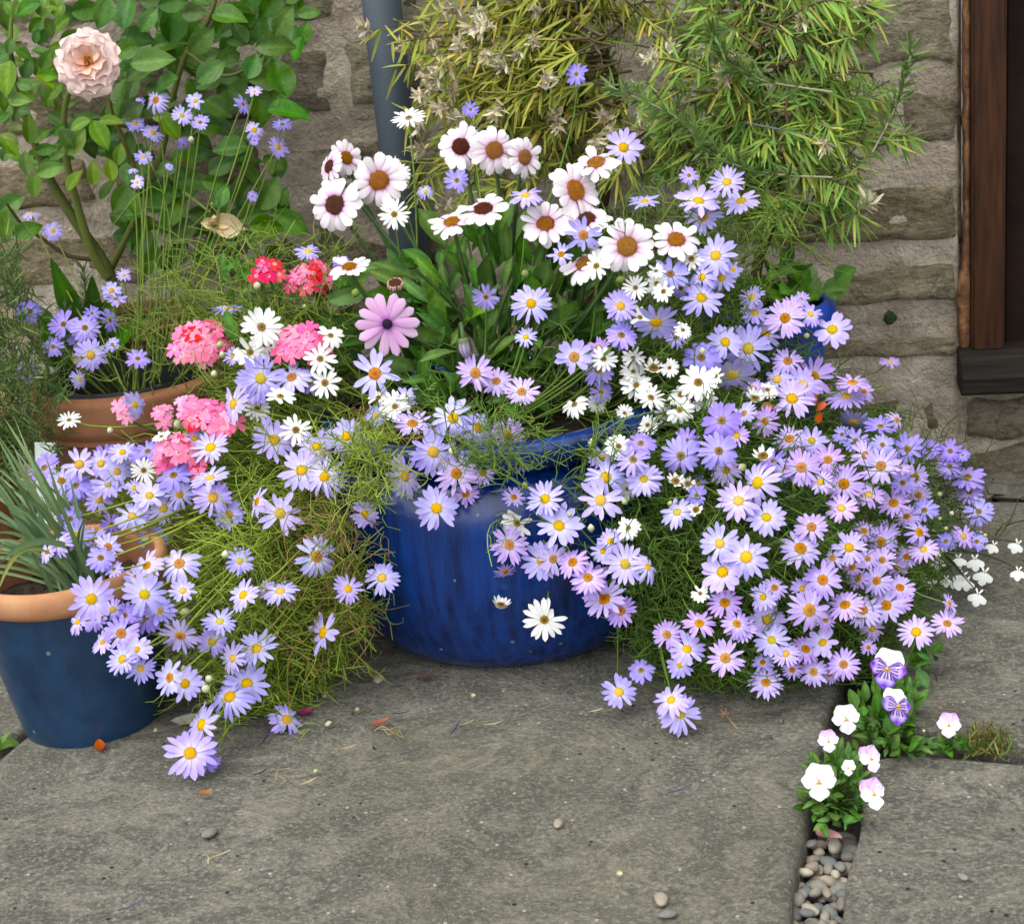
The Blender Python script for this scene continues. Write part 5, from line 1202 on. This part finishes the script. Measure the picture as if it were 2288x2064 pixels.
V1 = vplant('viola with two purple and white blooms where the slab joints meet', 1000, 880, [(830,640),(1000,560),(1140,520),(1190,600),(1120,760),(1230,860),(1200,915),(1000,925),(900,850)], 170, (.009, .02))
viola(V1, 1012, 455, 225, 'purple', 'l', .055); viola(V1, 1058, 655, 210, 'purple', 'r', .04); viola(V1, 787, 725, 165, 'white', '', .03); viola(V1, 1185, 225, 90, 'dark', '', .05)
for _ in range(26):
    x, y = U(1130, 1250), U(370, 470); p = ground(*Z('I', x, y), .02); put_leaf(V1, rnd.choice(VLV), p, rv(.6)+Vector((.3, 0, .3)), Vector((0, -.5, .8))+rv(.3), U(.01, .02))
V2 = vplant('viola with white and pale lilac blooms above the pebble-filled joint', 720, 1230, [(560,1180),(650,880),(760,880),(870,870),(850,1020),(880,1190),(800,1290),(650,1290)], 170, (.007, .015))
viola(V2, 643, 1058, 205, 'white', '', .034); viola(V2, 692, 842, 125, 'lilac', '', .034); viola(V2, 915, 935, 155, 'lilac', 'r', .032); viola(V2, 930, 1122, 178, 'lilac', 'r', .03); viola(V2, 800, 985, 90, 'white', 'l', .028)
V3 = vplant('small viola with a single lilac-topped bloom beside the weedy joint', 1330, 880, [(1270,860),(1400,850),(1400,910),(1290,910)], 22, (.008, .014))
viola(V3, 1335, 757, 140, 'lilac', '', .02)
# weeds in the joint
WD = thing('weed_tuft', ground(*Z('I', 1560, 890), -.02), 'low yellowing tuft of weeds in the joint between two slabs', 'weed')
tb = TB()
for _ in range(380):
    x, y = samp([(1390,870),(1480,790),(1600,790),(1660,850),(1700,890),(1600,930),(1430,920)]); p = ground(*Z('I', x, y), U(-.012, .006)); tb.leaf(p, rv(.5)+Vector((0, -.1, .7)), U(.006, .015), .0016, rv(1), jit(rnd.choice([(.1, .15, .03), (.16, .17, .04), (.22, .14, .05), (.07, .11, .02)]), .2), U(-.2, .3), 2)
ob('foliage', tb.build('foliage'), M['thread'], WD, None, 'stuff')
# ------------------------------------------------------------------ white lobelia
LO = thing('lobelia_plant', ground(*Z('Q', 1560, 1240), .01), 'trailing white lobelia straying over the slab beyond the lilac cascade', 'lobelia')
def lob():
    v = []; f = []; c = []
    for ang, L, W in ((270, 1, .62), (222, .9, .55), (318, .9, .55), (60, .5, .16), (120, .5, .16)):
        b = len(v); a = R(ang)
        for i in range(6):
            for j in range(4):
                t, s = i/5, 2*j/3-1; wv = W*(.25+.75*math.sin(math.pi*min(1, .05+t*.6)))*(1 if t < .75 else math.sqrt(max(.03, 1-((t-.75)/.26)**2))); x, y = .05+L*t, s*wv*.5
                v.append((x*math.cos(a)-y*math.sin(a), x*math.sin(a)+y*math.cos(a), .1*t-.2*t*t)); c.append((.8, .83, .8))
        for i in range(5):
            for j in range(3): q = b+i*4+j; f.append((q, q+1, q+5, q+4))
    me = mesh('flower', v, f, True, c); me.materials.append(M['petal']); return me
LB = lob(); tb = TB()
for it in "1985 1120 75 .03;1990 1250 75 .02;1795 1365 90 .02;1825 1260 95 .02;1780 1195 85 .03;1720 1275 85 .02;1545 1280 90 .02;1595 1130 85 .04;1600 1195 75 .03;1870 1125 65 .04;1700 1190 75 .03;1565 1025 65 .06;1800 1080 75 .05;1690 1300 70 .02;1530 1240 70 .02;1740 1300 75 .02;1510 1290 70 .02;1640 1290 60 .02".split(';'):
    x, y, d, h = map(float, it.split()); p = ground(*Z('Q', x, y), h); rad = .66*d*REG['Q'][2]*depth(p)/F; n = ((CAM-p).normalized()+rv(.2)).normalized()
    y_ = (UPV-n*UPV.dot(n)).normalized(); ob('flower', LB, None, LO, Matrix.Translation(p) @ Matrix((y_.cross(n), y_, n)).transposed().to_4x4() @ Matrix.Rotation(U(-.4, .4), 4, 'Z') @ Matrix.Scale(rad, 4))
    tb.tube(bez(p+Vector((0, .004, 0)), (p+LO.location)/2+Vector((U(-.01, .01), .01, .02)), LO.location+rv(.008)*.3+Vector((0, 0, .02)), 7), .0006, .0009, (.05, .06, .025), 4)
for x0_, y0_, x1_, y1_ in ((1870, 1110, 1990, 900), (1930, 1030, 2030, 1050), (1560, 830, 1830, 980), (1480, 1000, 1800, 940), (1560, 1040, 1700, 960), (1450, 1250, 1650, 1000), (1880, 1080, 1960, 1010)):
    a, b = ground(*Z('Q', x0_, y0_), .03), ground(*Z('Q', x1_, y1_), .04); tb.tube(bez(a, (a+b)/2+rv(.012), b, 7), .0007, .0005, (.05, .07, .025), 4)
ob('stem', tb.build('stem'), M['thread'], LO, None, 'stuff'); tb = TB()
for _ in range(150):
    x, y = samp([(1440,1180),(1640,1200),(1600,1300),(1480,1330)]); p = ground(*Z('Q', x, y), U(.006, .03)); tb.leaf(p, rv(.6)+Vector((.2, -.2, .3)), U(.006, .014), .0028, rv(1)+Vector((0, -.5, 1)), jit((.05, .1, .025), .3), .1, 2)
ob('foliage', tb.build('foliage'), M['thread'], LO, None, 'stuff')
# orange blooms half hidden in the cascade
OR = thing('orange_flower', place(*Z('Q', 1000, 450), .03), 'bright orange petals peeping out between the pinkish lilac daisies', 'flower')
op_ = grid('petal', 6, 4, lambda t, s: (t, s*.28*(math.sin(math.pi*(.12+.7*t))+.05), .12*math.sin(t*3)+.1*s*s), lambda t, s: lerp((.6, .1, .01), (.75, .16, .02), t), M['petal'])
for x, y in ((995, 410), (1010, 440), (1030, 480), (1005, 470), (940, 660), (925, 690), (800, 460)):
    p = place(*Z('Q', x, y), .012); put_leaf(OR, op_, p, imgdir(p, U(0, 6.3), .2), (CAM-p).normalized()+rv(.3), .011)
tb = TB(); tb.tube([OR.location+Vector((0, .02, -.08)), OR.location], .0015, .001, (.08, .14, .03), 5); ob('stem', tb.build('stem'), M['thread'], OR)

# ------------------------------------------------------------------ litter on the slabs
def attr_leaf(name, w_, ovate, curl, fold, c0, c1):
    def pos(t, s): return (t, s*.5*w_*max(.03, math.sin(math.pi*t**ovate)**.8 if 0 < t < 1 else .03), fold*abs(s)*w_*.4+curl*t*t+.02)
    return grid(name, 8, 4, pos, lambda t, s: lerp(c0, c1, t), M['blade'])
def litter(name, label, cat, me, reg, x, y, L, ang, group=None, h=.0045):
    p = ground(*Z(reg, x, y), h); o = bpy.data.objects.new(name, me); COL.objects.link(o)
    o.matrix_local = Matrix.Translation(p) @ Matrix.Rotation(R(ang), 4, 'Z') @ Matrix.Rotation(U(-.1, .1), 4, 'X') @ Matrix.Scale(L, 4); return setp(o, label, cat, group)
RLF = attr_leaf('fallen_leaf', .5, 1, .15, .3, (.3, .07, .02), (.4, .13, .04)); DRYP = attr_leaf('dried_petal', .16, 1, .25, .5, (.3, .24, .12), (.42, .36, .22)); DKP = attr_leaf('dried_petal', .13, 1, .3, .6, (.03, .015, .05), (.09, .05, .14)); MAG = attr_leaf('fallen_petal', .7, .8, .1, .3, (.4, .03, .16), (.55, .06, .25)); WHP = attr_leaf('fallen_petal', .5, 1, .1, .2, (.5, .5, .46), (.62, .62, .58))
litter('fallen_leaf', 'rust red fallen leaf at the foot of the dull blue pot', 'leaf', RLF, 'G', 475, 1010, .018, 120)
litter('fallen_leaf', 'small rust red fallen leaf lying on bare slab below the lowest trailing daisy', 'leaf', RLF, 'G', 935, 1205, .012, 0)
litter('fallen_leaf', 'rust red fallen leaf beside a tangle of pale dry stalks', 'leaf', RLF, 'H', 305, 885, .018, 20)
litter('fallen_leaf', 'brown curled leaf scrap in front of the big blue pot', 'leaf', attr_leaf('fallen_leaf', .4, 1, .4, .5, (.12, .05, .025), (.22, .1, .05)), 'H', 530, 665, .016, 5)
litter('pale_flake', 'pale flaky shell-like scrap on the slab beside the dull blue pot', 'scrap', attr_leaf('pale_flake', .5, .9, .05, .15, (.42, .42, .38), (.55, .54, .5)), 'G', 805, 870, .036, 8)
for x, y, a in ((1400, 830, 10), (1630, 590, 30), (1440, 765, 60)): litter('fallen_petal', 'magenta fallen petal lying under the trailing daisy stems', 'petal', MAG, 'G', x, y, .014, a, 'magenta petals')
litter('fallen_petal', 'faded pink fallen petal at the edge of the pebbles', 'petal', attr_leaf('fallen_petal', .5, .9, .1, .3, (.5, .2, .26), (.6, .33, .38)), 'I', 620, 1320, .024, -40, None, -.002)
for reg, x, y, a in (('G', 1260, 1090, 260), ('G', 1230, 975, 80), ('H', 320, 985, 300), ('H', 450, 1022, 5), ('H', 690, 930, 70), ('H', 415, 830, -20), ('G', 555, 1760, 20), ('H', 1710, 1205, 10)): litter('dried_petal', 'dark shrivelled petal lying on the slab', 'petal', DKP, reg, x, y, U(.012, .022), a, 'dark shrivelled petals')
for reg, x, y, a in (('G', 1400, 1170, 25), ('H', 720, 890, 15), ('H', 840, 885, -5), ('H', 160, 1000, 5), ('H', 1330, 825, 5)): litter('dried_petal', 'straw-coloured dry petal lying on the slab', 'petal', DRYP, reg, x, y, U(.014, .022), a, 'straw-coloured petals')
def curl_litter(name, label, cat, reg, pts, col, r_=.0006, group=None):
    tb = TB()
    for P in pts: tb.tube(spline([ground(*Z(reg, x, y), .004+.003*(i % 2)) for i, (x, y) in enumerate(P)], 4), r_, r_*.7, col, 4)
    o = ob(name, tb.build(name), M['thread']); return setp(o, label, cat, group)
curl_litter('dry_stalk', 'tangle of pale dry stalks beside the rust red leaf', 'stalk', 'H', [[(330,910),(370,890),(420,920),(470,945)], [(360,880),(400,930),(440,905),(465,940)], [(345,900),(400,905),(450,890),(440,930)]], (.32, .27, .13))
curl_litter('dry_stalk', 'curly pale dry stalk on the slab near the lowest trailing daisy', 'stalk', 'G', [[(1300,1140),(1305,1100),(1340,1090),(1370,1085)], [(1310,1120),(1345,1145),(1320,1158)]], (.32, .28, .15))
curl_litter('dry_stalk', 'forked cream stalk lying alone on open slab', 'stalk', 'G', [[(980,1535),(985,1510),(1040,1490),(1085,1470)], [(985,1510),(975,1495)]], (.5, .46, .28))
curl_litter('dry_stalk', 'dead star-shaped seed stalk at the slab edge below the cascade', 'stalk', 'I', [[(210,780),(175,740),(145,705)], [(145,705),(110,720)], [(145,705),(105,700)], [(145,705),(150,672)], [(145,705),(120,680)], [(145,705),(165,700)]], (.32, .2, .1), .0008)
for reg, x, y, s_, lab in (('G', 985, 1390, .006, 'small pebble lying beside the forked cream stalk'), ('H', 1680, 1700, .006, 'one of two pebbles lying close together on the big slab'), ('H', 1710, 1770, .005, 'one of two pebbles lying close together on the big slab'), ('H', 1195, 1345, .0045, 'lone pebble in the middle of the big open slab'), ('H', 350, 665, .006, 'pebble on the slab close under the big blue pot'), ('I', 1410, 1565, .0035, 'tiny pebble on the slab beyond the pebble-filled joint')):
    o = bpy.data.objects.new('loose_pebble', rnd.choice(PB)); COL.objects.link(o); o.matrix_local = Matrix.Translation(ground(*Z(reg, x, y), .004)) @ Matrix.Rotation(U(0, 6), 4, 'Z') @ Matrix.Diagonal((s_*1.3, s_*.8, s_*.5, 1)); setp(o, lab, 'pebble', 'loose pebbles on the slabs')
for reg, x, y in (('H', 250, 820), ('H', 780, 748), ('G', 740, 915), ('G', 1530, 878), ('H', 100, 878), ('G', 1490, 1110), ('H', 1465, 1585), ('H', 110, 745)):
    o = bpy.data.objects.new('fallen_bud', BUD[1]); COL.objects.link(o); o.matrix_local = Matrix.Translation(ground(*Z(reg, x, y), .005)) @ Matrix.Rotation(U(0, 6), 4, 'Z') @ Matrix.Rotation(1.4, 4, 'X') @ Matrix.Scale(.0042, 4); setp(o, 'tiny fallen cream bud lying on the slab', 'bud', 'fallen buds')
WB = thing('ground_leaf', ground(*S(-10, 1480), -.05), 'bright green weed leaf at the corner of the slab under the dull blue pot', 'weed')
for k in range(6):
    p = ground(*S(U(-25, 0), U(1450, 1490)), -.02); put_leaf(WB, rnd.choice(VLV), p, rv(.5)+Vector((.2, -.2, .3)), Vector((0, -.5, .9)), .022)
